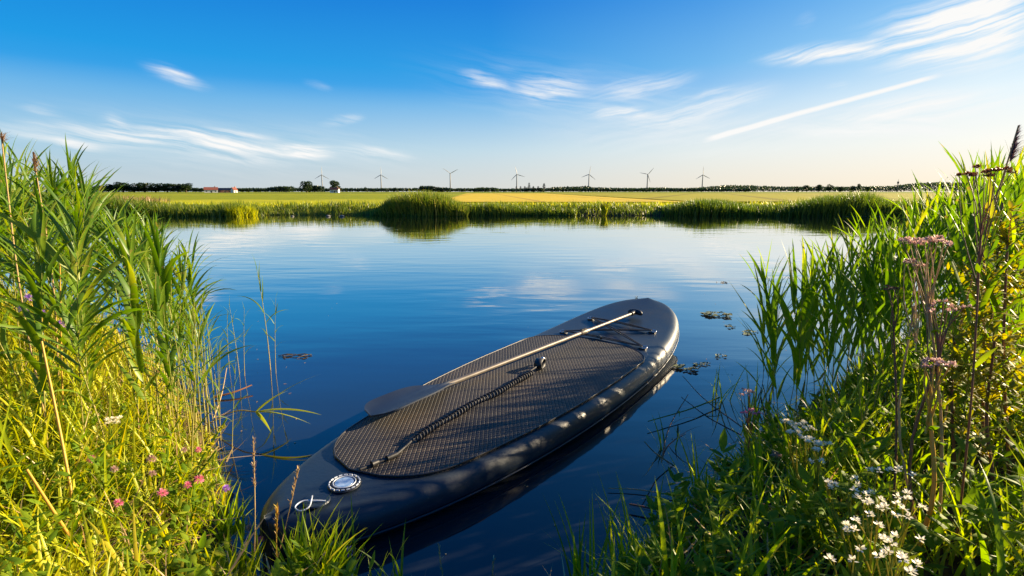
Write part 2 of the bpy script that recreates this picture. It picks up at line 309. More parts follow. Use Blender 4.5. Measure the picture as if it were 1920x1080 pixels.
mead = ramp(nt, [(.3, (.15, .19, .006)), (.5, (.35, .35, .008)), (.7, (.56, .47, .012))], na.outputs['Fac'])
nb = nd(nt, 'ShaderNodeTexNoise', Scale=14., Detail=6.); nt.links.new(tc.outputs['Object'], nb.inputs['Vector'])
soil = ramp(nt, [(.35, (.03, .022, .014)), (.65, (.075, .055, .03))], nb.outputs['Fac'])
# duller strip of crop far off, brighter one nearer the water
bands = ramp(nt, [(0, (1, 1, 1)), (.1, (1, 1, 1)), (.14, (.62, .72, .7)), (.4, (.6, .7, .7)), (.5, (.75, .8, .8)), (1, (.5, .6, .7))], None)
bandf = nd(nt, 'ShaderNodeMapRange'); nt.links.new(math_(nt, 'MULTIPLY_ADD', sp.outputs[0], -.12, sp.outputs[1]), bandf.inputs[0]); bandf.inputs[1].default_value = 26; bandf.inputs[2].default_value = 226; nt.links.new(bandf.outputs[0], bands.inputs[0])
tf = math_(nt, 'ABSOLUTE', math_(nt, 'SUBTRACT', math_(nt, 'FRACT', math_(nt, 'DIVIDE', math_(nt, 'MULTIPLY_ADD', sp.outputs[1], -.8, sp.outputs[0]), 14.)), .5)); tk = math_(nt, 'MULTIPLY', math_(nt, 'LESS_THAN', tf, .022), .5)
tm_ = nd(nt, 'ShaderNodeMix', data_type='RGBA'); nt.links.new(tk, tm_.inputs[0]); nt.links.new(mead.outputs[0], tm_.inputs[6]); tm_.inputs[7].default_value = (.12, .12, .02, 1)
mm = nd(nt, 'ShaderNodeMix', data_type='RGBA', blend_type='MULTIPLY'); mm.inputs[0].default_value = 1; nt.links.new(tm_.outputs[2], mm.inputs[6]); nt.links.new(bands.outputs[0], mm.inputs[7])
mr = nd(nt, 'ShaderNodeMapRange'); nt.links.new(sp.outputs[1], mr.inputs[0]); mr.inputs[1].default_value = 24.2; mr.inputs[2].default_value = 25.8
mx = nd(nt, 'ShaderNodeMix', data_type='RGBA'); nt.links.new(mr.outputs[0], mx.inputs[0]); nt.links.new(soil.outputs[0], mx.inputs[6]); nt.links.new(mm.outputs[2], mx.inputs[7]); nt.links.new(mx.outputs[2], b.inputs['Base Color'])
bp_ = nd(nt, 'ShaderNodeBump', Strength=.6, Distance=.05); nt.links.new(nb.outputs['Fac'], bp_.inputs['Height']); nt.links.new(bp_.outputs[0], b.inputs['Normal'])
tag(g.build('ground', m), kind='structure')

# water
m, nt, out = newmat('pond_water'); b = nd(nt, 'ShaderNodeBsdfDiffuse'); b.inputs['Color'].default_value = (.010, .013, .018, 1); gl = nd(nt, 'ShaderNodeBsdfGlossy', Roughness=.03); gl.inputs['Color'].default_value = (1, .975, .93, 1)
fr = nd(nt, 'ShaderNodeFresnel', IOR=1.333); fm = ramp(nt, [(0, (.02,) * 3), (.02, (.035,) * 3), (.05, (.095,) * 3), (.12, (.27,) * 3), (.26, (.62,) * 3), (.5, (.92,) * 3), (1, (1, 1, 1))], fr.outputs[0]).outputs[0]; wm = nd(nt, 'ShaderNodeMixShader'); nt.links.new(fm, wm.inputs[0]); nt.links.new(b.outputs[0], wm.inputs[1]); nt.links.new(gl.outputs[0], wm.inputs[2]); nt.links.new(wm.outputs[0], out.inputs[0])
tc = nd(nt, 'ShaderNodeTexCoord')
mp = nd(nt, 'ShaderNodeMapping'); mp.inputs['Rotation'].default_value = (0, 0, R(20)); mp.inputs['Scale'].default_value = (1.0, 3.2, 1); nt.links.new(tc.outputs['Object'], mp.inputs[0])
na = nd(nt, 'ShaderNodeTexNoise', Scale=1.1, Detail=3., Roughness=.4); nt.links.new(mp.outputs[0], na.inputs['Vector'])
nb = nd(nt, 'ShaderNodeTexNoise', Scale=.35, Detail=1.); nt.links.new(tc.outputs['Object'], nb.inputs['Vector'])
mask = nd(nt, 'ShaderNodeMapRange'); nt.links.new(nb.outputs['Fac'], mask.inputs[0]); mask.inputs[1].default_value = .38; mask.inputs[2].default_value = .62; mask.inputs[3].default_value = .25; mask.inputs[4].default_value = 1.
hgt = math_(nt, 'MULTIPLY', na.outputs['Fac'], mask.outputs[0])
bp_ = nd(nt, 'ShaderNodeBump', Strength=1., Distance=.0055); nt.links.new(hgt, bp_.inputs['Height'])
for q in (gl, fr): nt.links.new(bp_.outputs[0], q.inputs['Normal'])
g = Geo(); g.add([(-60, .3, 0), (60, .3, 0), (60, 28.5, 0), (-60, 28.5, 0)], [(0, 1, 2, 3)])
tag(g.build('water', m, smooth=False), kind='structure')

# fields of ripe crop beyond the far bank: real slabs as high as the crop
def slab(name, pts, z0, z1, mat):
    n = len(pts); V = [(x, y, z1) for x, y in pts] + [(x, y, z0) for x, y in pts]
    g = Geo(); g.poly(V, [list(range(n))] + [[k + n, (k + 1) % n + n, (k + 1) % n, k] for k in range(n)])
    return tag(g.build(name, mat, smooth=False), kind='structure')
def cropmat(name, c1, c2, line, period, lw, rot):
    m, nt, out = newmat(name); b = nd(nt, 'ShaderNodeBsdfPrincipled', Roughness=.9); b.inputs['Specular IOR Level'].default_value = .1; nt.links.new(b.outputs[0], out.inputs[0])
    tc = nd(nt, 'ShaderNodeTexCoord'); mp = nd(nt, 'ShaderNodeMapping'); mp.inputs['Rotation'].default_value = (0, 0, rot); nt.links.new(tc.outputs['Object'], mp.inputs[0])
    n = nd(nt, 'ShaderNodeTexNoise', Scale=.8, Detail=10., Roughness=.75); nt.links.new(mp.outputs[0], n.inputs['Vector'])
    r = ramp(nt, [(.35, c1), (.65, c2)], n.outputs['Fac'])
    s = nd(nt, 'ShaderNodeSeparateXYZ'); nt.links.new(mp.outputs[0], s.inputs[0])
    f = math_(nt, 'ABSOLUTE', math_(nt, 'SUBTRACT', math_(nt, 'FRACT', math_(nt, 'DIVIDE', s.outputs[0], period)), .5))
    k = math_(nt, 'LESS_THAN', f, lw / period)
    mx = nd(nt, 'ShaderNodeMix', data_type='RGBA'); nt.links.new(math_(nt, 'MULTIPLY', k, .7), mx.inputs[0]); nt.links.new(r.outputs[0], mx.inputs[6]); mx.inputs[7].default_value = (*line, 1); nt.links.new(mx.outputs[2], b.inputs['Base Color'])
    return m
M['wheat'] = cropmat('ripe_wheat', (.42, .31, .02), (.6, .44, .04), (.3, .19, .03), 6.5, .22, R(-3))
M['stubble'] = cropmat('brown_green_crop', (.22, .22, .008), (.36, .31, .012), (.17, .14, .01), 9., .5, R(20))
slab('wheat_field', [(-4.2, 30), (9.8, 30), (11.5, 190), (-16, 190)], .3, .5, M['wheat'])
slab('crop_field', [(10.3, 30), (60, 32), (150, 190), (12.2, 190)], .3, .52, M['stubble'])

# ------------------------------------------------------------------ the board
BT = (-.716, 1.397); BA = .977; BS = 1.022; BL, BW, BM = 3.08, .868, .552
ROCK = .12
M['pvc'] = pbr('dark_pvc', (.009, .017, .03), .4, bump=(160, .2), var=(7, (.014, .024, .038)))
m, nt, out = newmat('splashed_pvc'); b = nd(nt, 'ShaderNodeBsdfPrincipled'); nt.links.new(b.outputs[0], out.inputs[0]); tc = nd(nt, 'ShaderNodeTexCoord')
na = nd(nt, 'ShaderNodeTexNoise', Scale=3., Detail=8., Roughness=.7); nb = nd(nt, 'ShaderNodeTexNoise', Scale=70., Detail=3.); vo_ = nd(nt, 'ShaderNodeTexVoronoi', Scale=38.)
for q in (na, nb, vo_): nt.links.new(tc.outputs['Object'], q.inputs['Vector'])
c1 = ramp(nt, [(.3, (.008, .016, .028)), (.7, (.015, .025, .038))], na.outputs['Fac'])
dr = math_(nt, 'MULTIPLY', math_(nt, 'LESS_THAN', vo_.outputs['Distance'], .13), math_(nt, 'GREATER_THAN', na.outputs['Fac'], .52)); mx = nd(nt, 'ShaderNodeMix', data_type='RGBA'); nt.links.new(math_(nt, 'MULTIPLY', dr, .55), mx.inputs[0]); nt.links.new(c1.outputs[0], mx.inputs[6]); mx.inputs[7].default_value = (.07, .065, .055, 1)
nt.links.new(mx.outputs[2], b.inputs['Base Color']); rr = nd(nt, 'ShaderNodeMapRange'); nt.links.new(na.outputs['Fac'], rr.inputs[0]); rr.inputs[1].default_value = .3; rr.inputs[2].default_value = .7; rr.inputs[3].default_value = .33; rr.inputs[4].default_value = .48; nt.links.new(rr.outputs[0], b.inputs['Roughness'])
bp_ = nd(nt, 'ShaderNodeBump', Strength=.3, Distance=.002); nt.links.new(nb.outputs['Fac'], bp_.inputs['Height']); nt.links.new(bp_.outputs[0], b.inputs['Normal']); M['hull'] = m
M['black'] = pbr('black_rubber', (.012, .012, .013), .45)
M['cord'] = pbr('black_cord', (.013, .013, .015), .65)
M['blade'] = pbr('navy_blade', (.006, .013, .03), .5, var=(9, (.011, .02, .04)))
M['alu'] = pbr('paddle_shaft', (.17, .145, .12), .45, .3, var=(14, (.11, .095, .08)))
M['steel'] = pbr('steel', (.7, .7, .7), .25, 1.)
M['whiteplastic'] = pbr('white_plastic', (.42, .46, .52), .4)
M['valve'] = pbr('pale_blue_valve', (.12, .24, .45), .35, var=(60, (.3, .42, .6)))
def bw(s):
    t = s / BL
    if t > BM: return BW / 2 * max(0, 1 - ((t - BM) / (1 - BM)) ** 2.5) ** (1 / 2.7)
    return BW / 2 * max(0, 1 - ((BM - t) / BM) ** 2.0) ** (1 / 1.98)
def brz(s): t = s / BL; return ROCK * max(0, (t - .6) / .4) ** 2 + .0 * t
def deck(s, w=0.):
    hw = max(bw(s), .05); return brz(s) + .118 + .010 * (1 - min(1, abs(w) / hw) ** 2) - .0
board = thing('paddleboard', (BT[0], BT[1], 0), 'dark inflatable stand-up paddleboard floating in the pond beside the grassy bank', 'paddleboard', rz=BA, sc=BS)
g = Geo(); ns = 90; sv = BL * (.5 - .5 * np.cos(np.linspace(0, math.pi, ns))); sv[0] = .002; sv[-1] = BL - .002
V = []
for s in sv:
    hw = max(bw(s), .012); r = min(.064, hw * .98); z0 = brz(s) + .054; ring = []
    for a in np.linspace(-90, 90, 17): ring.append((s, hw - r + r * math.cos(R(a)), z0 + .064 * math.sin(R(a))))
    for q in np.linspace(1, -1, 11)[1:-1]: yy = (hw - r) * q; ring.append((s, yy, z0 + .064 + .010 * (1 - abs(q) ** 2)))
    for a in np.linspace(90, 270, 17): ring.append((s, -(hw - r) + r * math.cos(R(a)), z0 + .064 * math.sin(R(a))))
    V.append(ring)
nr = len(ring)
V = np.array(V); i = np.arange(ns - 1)[:, None] * nr; j = np.arange(nr)[None]; j2 = (j + 1) % nr
g.add(V, np.stack([i + j, i + nr + j, i + nr + j2, i + j2], -1).reshape(-1, 4))
for q, fl in ((0, 0), (ns - 1, 1)):
    c = np.vstack([V[q].mean(0), V[q]]); f = np.stack([np.zeros(nr, int), 1 + np.arange(nr), 1 + (np.arange(nr) + 1) % nr], -1); g.add(c, f[:, ::-1] if fl else f)
g.build('hull', M['hull'], board)
# rail seam band
for sd in (-1, 1):
    g = Geo(); P = []
    for s in np.linspace(.02, BL - .01, 120): P.append((s, sd * (bw(s) + .0005), brz(s) + .028))
    tube(g, P, .0035, 6); g.build('rail_seam', M['pvc'], board)
# deck pad
m, nt, out = newmat('diamond_deck_pad'); b = nd(nt, 'ShaderNodeBsdfPrincipled', Roughness=.62); nt.links.new(b.outputs[0], out.inputs[0])
tc = nd(nt, 'ShaderNodeTexCoord'); sp = nd(nt, 'ShaderNodeSeparateXYZ'); nt.links.new(tc.outputs['Object'], sp.inputs[0])
p1 = math_(nt, 'ADD', math_(nt, 'MULTIPLY', sp.outputs[0], 37), math_(nt, 'MULTIPLY', sp.outputs[1], 53)); p2 = math_(nt, 'SUBTRACT', math_(nt, 'MULTIPLY', sp.outputs[0], 37), math_(nt, 'MULTIPLY', sp.outputs[1], 53))
f1 = math_(nt, 'ABSOLUTE', math_(nt, 'SUBTRACT', math_(nt, 'FRACT', p1), .5)); f2 = math_(nt, 'ABSOLUTE', math_(nt, 'SUBTRACT', math_(nt, 'FRACT', p2), .5))
f = math_(nt, 'MINIMUM', math_(nt, 'SUBTRACT', .5, f1), math_(nt, 'SUBTRACT', .5, f2))
hh = nd(nt, 'ShaderNodeMapRange', interpolation_type='SMOOTHSTEP'); nt.links.new(f, hh.inputs[0]); hh.inputs[1].default_value = .04; hh.inputs[2].default_value = .2
nz = nd(nt, 'ShaderNodeTexNoise', Scale=2.5, Detail=5.); nt.links.new(tc.outputs['Object'], nz.inputs['Vector'])
dust = ramp(nt, [(.32, (.010, .009, .008)), (.5, (.028, .021, .015)), (.7, (.07, .049, .031))], nz.outputs['Fac'])
mx = nd(nt, 'ShaderNodeMix', data_type='RGBA'); nt.links.new(hh.outputs[0], mx.inputs[0]); mx.inputs[6].default_value = (.008, .008, .009, 1); nt.links.new(dust.outputs[0], mx.inputs[7]); nt.links.new(mx.outputs[2], b.inputs['Base Color'])
bp_ = nd(nt, 'ShaderNodeBump', Strength=1., Distance=.004); nt.links.new(hh.outputs[0], bp_.inputs['Height']); nt.links.new(bp_.outputs[0], b.inputs['Normal'])
S0, S1 = .30, 2.16
g = Geo(); n = 60; m_ = 14; top = []; bot = []
for a in np.linspace(0, 1, n):
    s = S0 + (S1 - S0) * a; e = min(1, (1 - (1 - min(1, a / .13)) ** 2.6)) ** .5 * min(1, (1 - (1 - min(1, (1 - a) / .12)) ** 2.4)) ** .45
    hw = max(.02, min(.385, bw(s) - .048)) * max(e, .02)
    for q in np.linspace(-1, 1, m_):
        ss = s + .0 * q; top.append((ss, q * hw, deck(ss, q * hw) + .0055)); bot.append((ss, q * hw, deck(ss, q * hw) - .004))
top = np.array(top); bot = np.array(bot); i = (np.arange(n - 1)[:, None] * m_ + np.arange(m_ - 1)[None])
g.add(top, np.stack([i, i + m_, i + m_ + 1, i + 1], -1).reshape(-1, 4))
loop = list(range(0, m_)) + [k * m_ + m_ - 1 for k in range(1, n)] + [(n - 1) * m_ + k for k in range(m_ - 2, -1, -1)] + [k * m_ for k in range(n - 2, 0, -1)]
lt = top[loop]; lb = bot[loop]; q = len(loop); k = np.arange(q); g.add(np.vstack([lt, lb]), np.stack([k, (k + 1) % q, (k + 1) % q + q, k + q], -1))
pad = g.build('deck_pad', m, board)
g = Geo(); tube(g, np.vstack([lt, lt[:1]]) + [0, 0, -.001], .0035, 6, cap=False); g.build('pad_border', M['black'], pad)
# valve near the tail
g = Geo(); th = np.linspace(0, 2 * np.pi, 33)
vc = np.array([.235, -.055, deck(.235) + .001])
def disc(g, c, r, h, n=32, r2=None):
    a = np.linspace(0, 2 * np.pi, n, endpoint=False); r2 = r if r2 is None else r2
    lo = np.stack([c[0] + r * np.cos(a), c[1] + r * np.sin(a), np.full(n, c[2])], -1); hi = np.stack([c[0] + r2 * np.cos(a), c[1] + r2 * np.sin(a), np.full(n, c[2] + h)], -1)
    k = np.arange(n); g.add(np.vstack([lo, hi]), np.stack([k, (k + 1) % n, (k + 1) % n + n, k + n], -1)); g.add(np.vstack([[c[0], c[1], c[2] + h], hi]), np.stack([np.zeros(n, int), 1 + k, 1 + (k + 1) % n], -1))
disc(g, vc, .051, .002, r2=.049); vo = g.build('valve', M['black'], board)
g = Geo(); P = np.stack([vc[0] + .034 * np.cos(th), vc[1] + .034 * np.sin(th), np.full(33, vc[2] + .0065)], -1); tube(g, P, .0022, 6, cap=False); g.build('valve_ring', M['whiteplastic'], vo)
g = Geo(); disc(g, vc + [0, 0, .004], .03, .003, r2=.028); g.build('valve_cap', M['valve'], vo)
g = Geo()
for k in range(18):
    a = 2 * math.pi * k / 18 + .1; da = .12
    P = [(vc[0] + .046 * math.cos(a + q), vc[1] + .046 * math.sin(a + q), vc[2] + .0055) for q in np.linspace(-da, da, 4)]
    tube(g, P, .0028, 5)
g.build('valve_marks', M['whiteplastic'], vo)
# tail ring of cord
g = Geo(); dc = np.array([.095, -.06, deck(.095) + .004]); P = curve([dc + [.045, -.03, 0], dc + [.025, -.008, .004], dc + [.0, .018, .006], dc + [-.028, .012, .004], dc + [-.03, -.016, .003], dc + [-.006, -.022, .005], dc + [.02, .002, .008], dc + [.035, .02, .004]], 40)
tube(g, P, .0024, 6); g.build('tail_cord_ring', M['whiteplastic'], board)
g = Geo(); disc(g, (.13, -.06, deck(.13) + .0005), .04, .003, r2=.037); g.build('tail_patch', M['pvc'], board)
# bungee and its rings
BP = {'A': (2.53, .2), 'B': (2.2, .235), 'C': (2.46, -.25), 'D': (2.16, -.3), 'E': (2.18, -.02)}
pt = lambda k, h=.014: np.array([BP[k][0], BP[k][1], deck(*BP[k]) + h])
g = Geo()
def cord(a, b, off=(0, 0, 0), sag=.004):
    P = curve([a, (a + b) / 2 + np.array(off) + [0, 0, sag], b], 12); tube(g, P, .0032, 6)
for (a, b) in (('A', 'C'), ('B', 'C'), ('A', 'D'), ('B', 'D')):
    for o in (-.009, .009): cord(pt(a) + [o * .5, 0, 0], pt(b) + [o * .5, 0, 0], (o, 0, 0))
bun = g.build('bungee_cord', M['cord'], board)
g = Geo()
for p in [pt('E')]: tube(g, [p + [-.02, -.02, 0], p + [0, 0, .004], p + [.02, .02, 0]], .008, 8)
g.build('cord_toggle', M['black'], bun)
for k in 'ABCD':
    x, y = BP[k]; sg = 1 if y > 0 else -1; z = deck(x, y)
    g = Geo(); box(g, (x - .016, y + sg * .004 - .02, z - .003), (x + .016, y + sg * .004 + .02, z + .0045)); pa = g.build('ring_patch', M['black'], board, smooth=False)
    g = Geo(); a = np.linspace(0, 2 * np.pi, 18); tube(g, np.stack([x + .012 * np.cos(a), y + sg * .012 + .016 * np.sin(a), z + .009 + .004 * np.cos(a)], -1), .0028, 6, cap=False); g.build('steel_ring', M['steel'], pa)

# ------------------------------------------------------------------ paddle
def B2W(s, w_, z):
    s, w_, z = s * BS, w_ * BS, z * BS
    return np.array([BT[0] + s * math.cos(BA) - w_ * math.sin(BA), BT[1] + s * math.sin(BA) + w_ * math.cos(BA), z])
hd = B2W(2.68, -.052, deck(2.68) + .034); nk = B2W(1.05, .215, deck(1.05, .2) + .024)
ax = hd - nk; plen = np.linalg.norm(ax); ax /= plen; azp = math.atan2(ax[1], ax[0]); elp = math.asin(ax[2])
pad_ = thing('paddle', tuple(nk), 'long silver shafted paddle with navy blade lying across the deck of the board', 'paddle', rz=azp)
pad_.rotation_euler = (0, -elp, azp)
g = Geo(); tube(g, [(-.06, 0, 0), (.12, 0, 0)], [.0125, .0125], 20); tube(g, [(.12, 0, 0), (1.08, 0, 0)], [.0112, .0112], 20); g.build('shaft', M['alu'], pad_)
g = Geo(); tube(g, [(1.08, 0, 0), (plen - .02, 0, 0)], [.0096, .0096], 20); g.build('upper_shaft', M['alu'], pad_)
g = Geo(); tube(g, [(1.045, 0, 0), (1.055, 0, 0), (1.10, 0, 0), (1.135, 0, 0)], [.0125, .016, .015, .0115], 20); cl = g.build('clamp', M['alu'], pad_)
g = Geo(); box(g, (1.055, -.006, .017), (1.10, .006, .0235)); g.build('clamp_lever', M['black'], cl, smooth=False)
g = Geo(); P = curve([(plen - .005, .052, -.006), (plen + .004, .03, .0), (plen + .008, 0, .002), (plen + .004, -.03, 0), (plen - .005, -.052, -.006)], 14); tube(g, P, [.010, .014, .0165, .018, .0185, .019, .019, .019, .019, .0185, .018, .0165, .014, .010], 14)
tube(g, [(plen - .05, 0, 0), (plen, 0, 0)], [.0155, .0175], 16); g.build('grip', M['black'], pad_)
g = Geo(); n = 30; m_ = 13; top = []; bot = []
for a in np.linspace(0, 1, n):
    x = .02 - .49 * a
    wd = .014 + .084 * (1 / (1 + math.exp(-(a - .25) * 13))) * 1.0
    wd *= (1 - max(0, (a - .80) / .2) ** 2.3) ** .5 if a < 1 else .02
    for q in np.linspace(-1, 1, m_):
        y = q * wd; z = .0 + .020 * (abs(q) ** 2) * min(1, a * 3) * (wd / .1) - .004 * a + .022 * math.sin(a * 2.6) * .4
        th_ = .004 + .012 * math.exp(-(q * 3.2) ** 2) * (1 - a) ** 1.2
        top.append((x, y, z + th_)); bot.append((x, y, z - .002))
top = np.array(top); bot = np.array(bot); i = (np.arange(n - 1)[:, None] * m_ + np.arange(m_ - 1)[None])
g.add(top, np.stack([i, i + 1, i + m_ + 1, i + m_], -1).reshape(-1, 4)); g.add(bot, np.stack([i, i + m_, i + m_ + 1, i + 1], -1).reshape(-1, 4))
loop = list(range(0, m_)) + [k * m_ + m_ - 1 for k in range(1, n)] + [(n - 1) * m_ + k for k in range(m_ - 2, -1, -1)] + [k * m_ for k in range(n - 2, 0, -1)]
q = len(loop); k = np.arange(q); g.add(np.vstack([top[loop], bot[loop]]), np.stack([k, k + q, (k + 1) % q + q, (k + 1) % q], -1))
bl = g.build('blade', M['blade'], pad_); bl.rotation_euler = (R(-5), R(2.8), R(8))

# ------------------------------------------------------------------ leash
L0 = B2W(.30, -.045, 0); lz = deck(.6) + .006
leash = thing('leash', (0, 0, 0), 'black coiled ankle leash stretched along the middle of the deck pad', 'leash')
W3 = lambda s, w_, h: B2W(s, w_, deck(min(max(s, .3), 2.1), w_) + .0055 + h)
g = Geo(); n = 42; K = 42 * 14; P = []
for t in np.linspace(0, 1, K):
    s = .56 + (1.40 - .56) * t; w_ = -.052 + .045 * t + .012 * math.sin(t * 5.5) + .004 * math.sin(t * 17); a = 2 * math.pi * n * t; r = .0115 + .0015 * math.sin(t * 23)
    d = r * math.cos(a); P.append(W3(s + .006 * math.sin(a), w_ + d, .0155 + r * math.sin(a)))
tube(g, P, .0036, 6); g.build('coil', M['cord'], leash)
g = Geo(); tube(g, curve([W3(.56, -.038, .012), W3(.50, -.05, .006), W3(.43, -.066, .007), W3(.36, -.05, .006), W3(.31, -.04, .006)], 24), .0045, 8); g.build('straight_cord', M['cord'], leash); g = Geo()
tube(g, curve([W3(1.40, -.003, .018), W3(1.45, -.006, .024), W3(1.5, -.004, .03)], 8), .0045, 8); g.build('straight_cord', M['cord'], leash)
g = Geo(); tube(g, [W3(.445, -.066, .008), W3(.405, -.062, .009)], [.011, .010], 10); tube(g, [W3(.375, -.054, .008), W3(.35, -.05, .008)], [.009, .012], 10); g.build('knot', M['black'], leash)
# cuff: standing padded loop
g = Geo(); cuff_c = W3(1.515, .004, .034); a = np.linspace(0, 2 * np.pi, 29); dirv = np.array([math.cos(BA + .25), math.sin(BA + .25), 0]); side = np.array([-dirv[1], dirv[0], 0])
inner = [cuff_c + dirv * (.036 * math.cos(q)) + np.array([0, 0, .02 * math.sin(q) - .006]) for q in a]; V = []
for q, p in zip(a, inner):
    nrm = dirv * math.cos(q) + np.array([0, 0, math.sin(q)])
    for (ws, hn) in ((-.02, 0), (.02, 0), (.02, .006), (-.02, .006)): V.append(p + side * ws + nrm * hn)
V = np.array(V).reshape(29, 4, 3); i = np.arange(28)[:, None] * 4; j = np.arange(4)[None]; j2 = (j + 1) % 4; g.add(V, np.stack([i + j, i + j2, i + 4 + j2, i + 4 + j], -1).reshape(-1, 4))
g.build('ankle_cuff', M['black'], leash)
g = Geo(); e = cuff_c + dirv * .042; tube(g, curve([e, e + dirv * .02 + [0, 0, .002], e + dirv * .05 + [0, 0, -.012]], 8), [.006, .010, .011, .009, .006, .005, .007, .006], 10); g.build('swivel', M['steel'], leash)

# ------------------------------------------------------------------ reeds
def make_reed(name, H_, nl, Ll, Wl, mleaf, lean=0.06, up=(.35, .75), z0=.3, stem_r=.0036, droop=(.5, 1.3)):
    root = thing(name, (0, 0, 0), None, None)
    t = np.linspace(0, 1, 12); a = U(0, 6.28); cx = lean * H_ * t ** 1.8
    P = np.stack([cx * math.cos(a), cx * math.sin(a), H_ * t], -1)
    g = Geo(); tube(g, P, stem_r * (1 - .65 * t), 6); st = g.build('stem', M['reed_stem'], root)
    g = Geo(); tl = np.linspace(z0, .985, nl) + U(-.02, .02, nl); tl = np.clip(tl, .05, .99)
    bs = np.stack([np.interp(tl, t, P[:, k]) for k in range(3)], -1)
    az = U(0, 6.28) + np.arange(nl) * math.pi + U(-.6, .6, nl)
    f = (tl - z0) / (1 - z0)
    size = np.sin(np.pi * np.clip(.22 + f * .68, 0, 1)) ** .7
    ribbons(g, bs, az, (U(*up, nl)) * (1 - .6 * f ** 2), U(*droop, nl) * (1 - .6 * f ** 3), Ll * size * U(.8, 1.2, nl), Wl * size * U(.8, 1.15, nl), seg=8, kind='reed', swirl=U(-.5, .5, nl), twist=U(-1.6, 1.6, nl), fold=.3)
    g.build('leaves', M[mleaf], root)
    return root
def scatter(polyf, n, box_, mind=.0, tries=200000):
    pts = []
    x = U(box_[0], box_[1], tries); y = U(box_[2], box_[3], tries); ok = polyf(x, y); x = x[ok]; y = y[ok]
    for a, b_ in zip(x, y):
        if len(pts) >= n: break
        if mind and pts and min((a - p[0]) ** 2 + (b_ - p[1]) ** 2 for p in pts) < mind ** 2: continue
        pts.append((a, b_))
    return pts
pxr = lambda x, y: 960 + 1000 * x / (y * 1.0 * _c + (H) * _s * 1.0) # rough column
def top_z(u, y, table):
    v = np.interp(u, [a for a, _ in table], [b for _, b in table]); return H - (v - HZ) / 1000 * y * 1.0
TOPL = [(-400, 280), (0, 300), (150, 325), (205, 385), (260, 410), (320, 430), (370, 490), (430, 580), (470, 620)]
TOPR = [(1380, 560), (1430, 500), (1500, 470), (1560, 440), (1610, 400), (1680, 390), (1740, 330), (1800, 300), (1920, 310), (2300, 300)]
lefts = [make_reed('reed', 1.5, int(U(17, 23)), U(.5, .68), U(.03, .046), 'reed') for _ in range(9)]
leftP = [(-1.2, 1.75), (-1.4, 2.3), (-1.55, 2.7), (-1.95, 3.1), (-2.4, 3.7), (-3.3, 4.2), (-4.6, 4.6), (-4.6, 3.6), (-2.6, 1.7), (-1.9, 1.25), (-1.35, 1.35)]
LB = 'tall green reed with arching leaves in the thick bed of reeds on the left bank'
used = set()
def put(protos, k, loc, rz, sc, tilt=(0, 0), **kw):
    src = protos[k]
    if id(src) in used: o = copy_tree(src)
    else: o = src; used.add(id(src))
    o.location = loc; o.rotation_euler = (tilt[0], tilt[1], rz); o.scale = (sc, sc, sc); tag(o, **kw); return o
for (x, y) in scatter(lambda x, y: in_poly(x, y, leftP) & (x / y > -1.25), 126, (-8, -1.2, 1.5, 6.6), .06):
    u = pxr(x, y); zt = top_z(u, y, TOPL) * U(.86, 1.06); zb = float(ground_z(x, y)); zb = max(zb, -.25)
    put(lefts, rng.integers(9), (x, y, zb), U(0, 6.28), (zt - zb) / 1.55, (U(-.09, .09), U(-.02, .16)), label=LB, cat='reed', group='reeds of the left bank')
# slim half-bare stems standing in the shallows at the edge of the left bed
slim = [make_reed('reed', 1.2, int(U(6, 9)), U(.24, .36), U(.011, .018), 'reed', z0=.4, stem_r=.005) for _ in range(5)]
for k in range(44):
    t = U(0, 1); x = -1.80 + .64 * t + U(-.10, .07); y = 2.72 - .92 * t + U(-.12, .25); u = pxr(x, y)
    v = np.interp(u, [200, 300, 380, 440], [430, 480, 560, 640]) + U(-20, 60); zt = H - (v - HZ) / 1000 * y
    put(slim, rng.integers(5), (x, y, -.1), U(0, 6.28), max(.25, (zt + .1)) / 1.25, (U(-.07, .07), U(-.08, .08)), label='slim half bare reed stem standing in the shallows before the left reed bed', cat='reed', group='slim reeds in the shallows')
sp_pts = [((424, 700), 640, 'first'), ((452, 690), 575, 'second')]
for (uv, vt, k), lb in zip([((430, 690), 585, 0), ((449, 703), 566, 0), ((458, 705), 570, 0)], ['short reed sprig rising from open water, nearest the left reed bed', 'short reed sprig in open water, middle of the three beside the left bed', 'short reed sprig in open water, right one of the three beside the left bed']):
    p = on(*uv); zt = H - (vt - HZ) / 1000 * p[1]; put(slim, k, (p[0], p[1], -.05), U(0, 6.28), (zt + .05) / 1.25, (0, U(-.05, .05)), label=lb, cat='reed', group='sprigs in open water')
p = on(507, 693); put(slim, 3, (p[0], p[1], -.05), 1.0, .56, (0, .02), label='taller leafy reed sprig of the lone pair in open water left of the board', cat='reed', group='sprigs in open water')
p = on(517, 700); put(slim, 4, (p[0], p[1], -.05), 2.4, .42, (0, -.03), label='shorter reed sprig of the lone pair in open water left of the board', cat='reed', group='sprigs in open water')
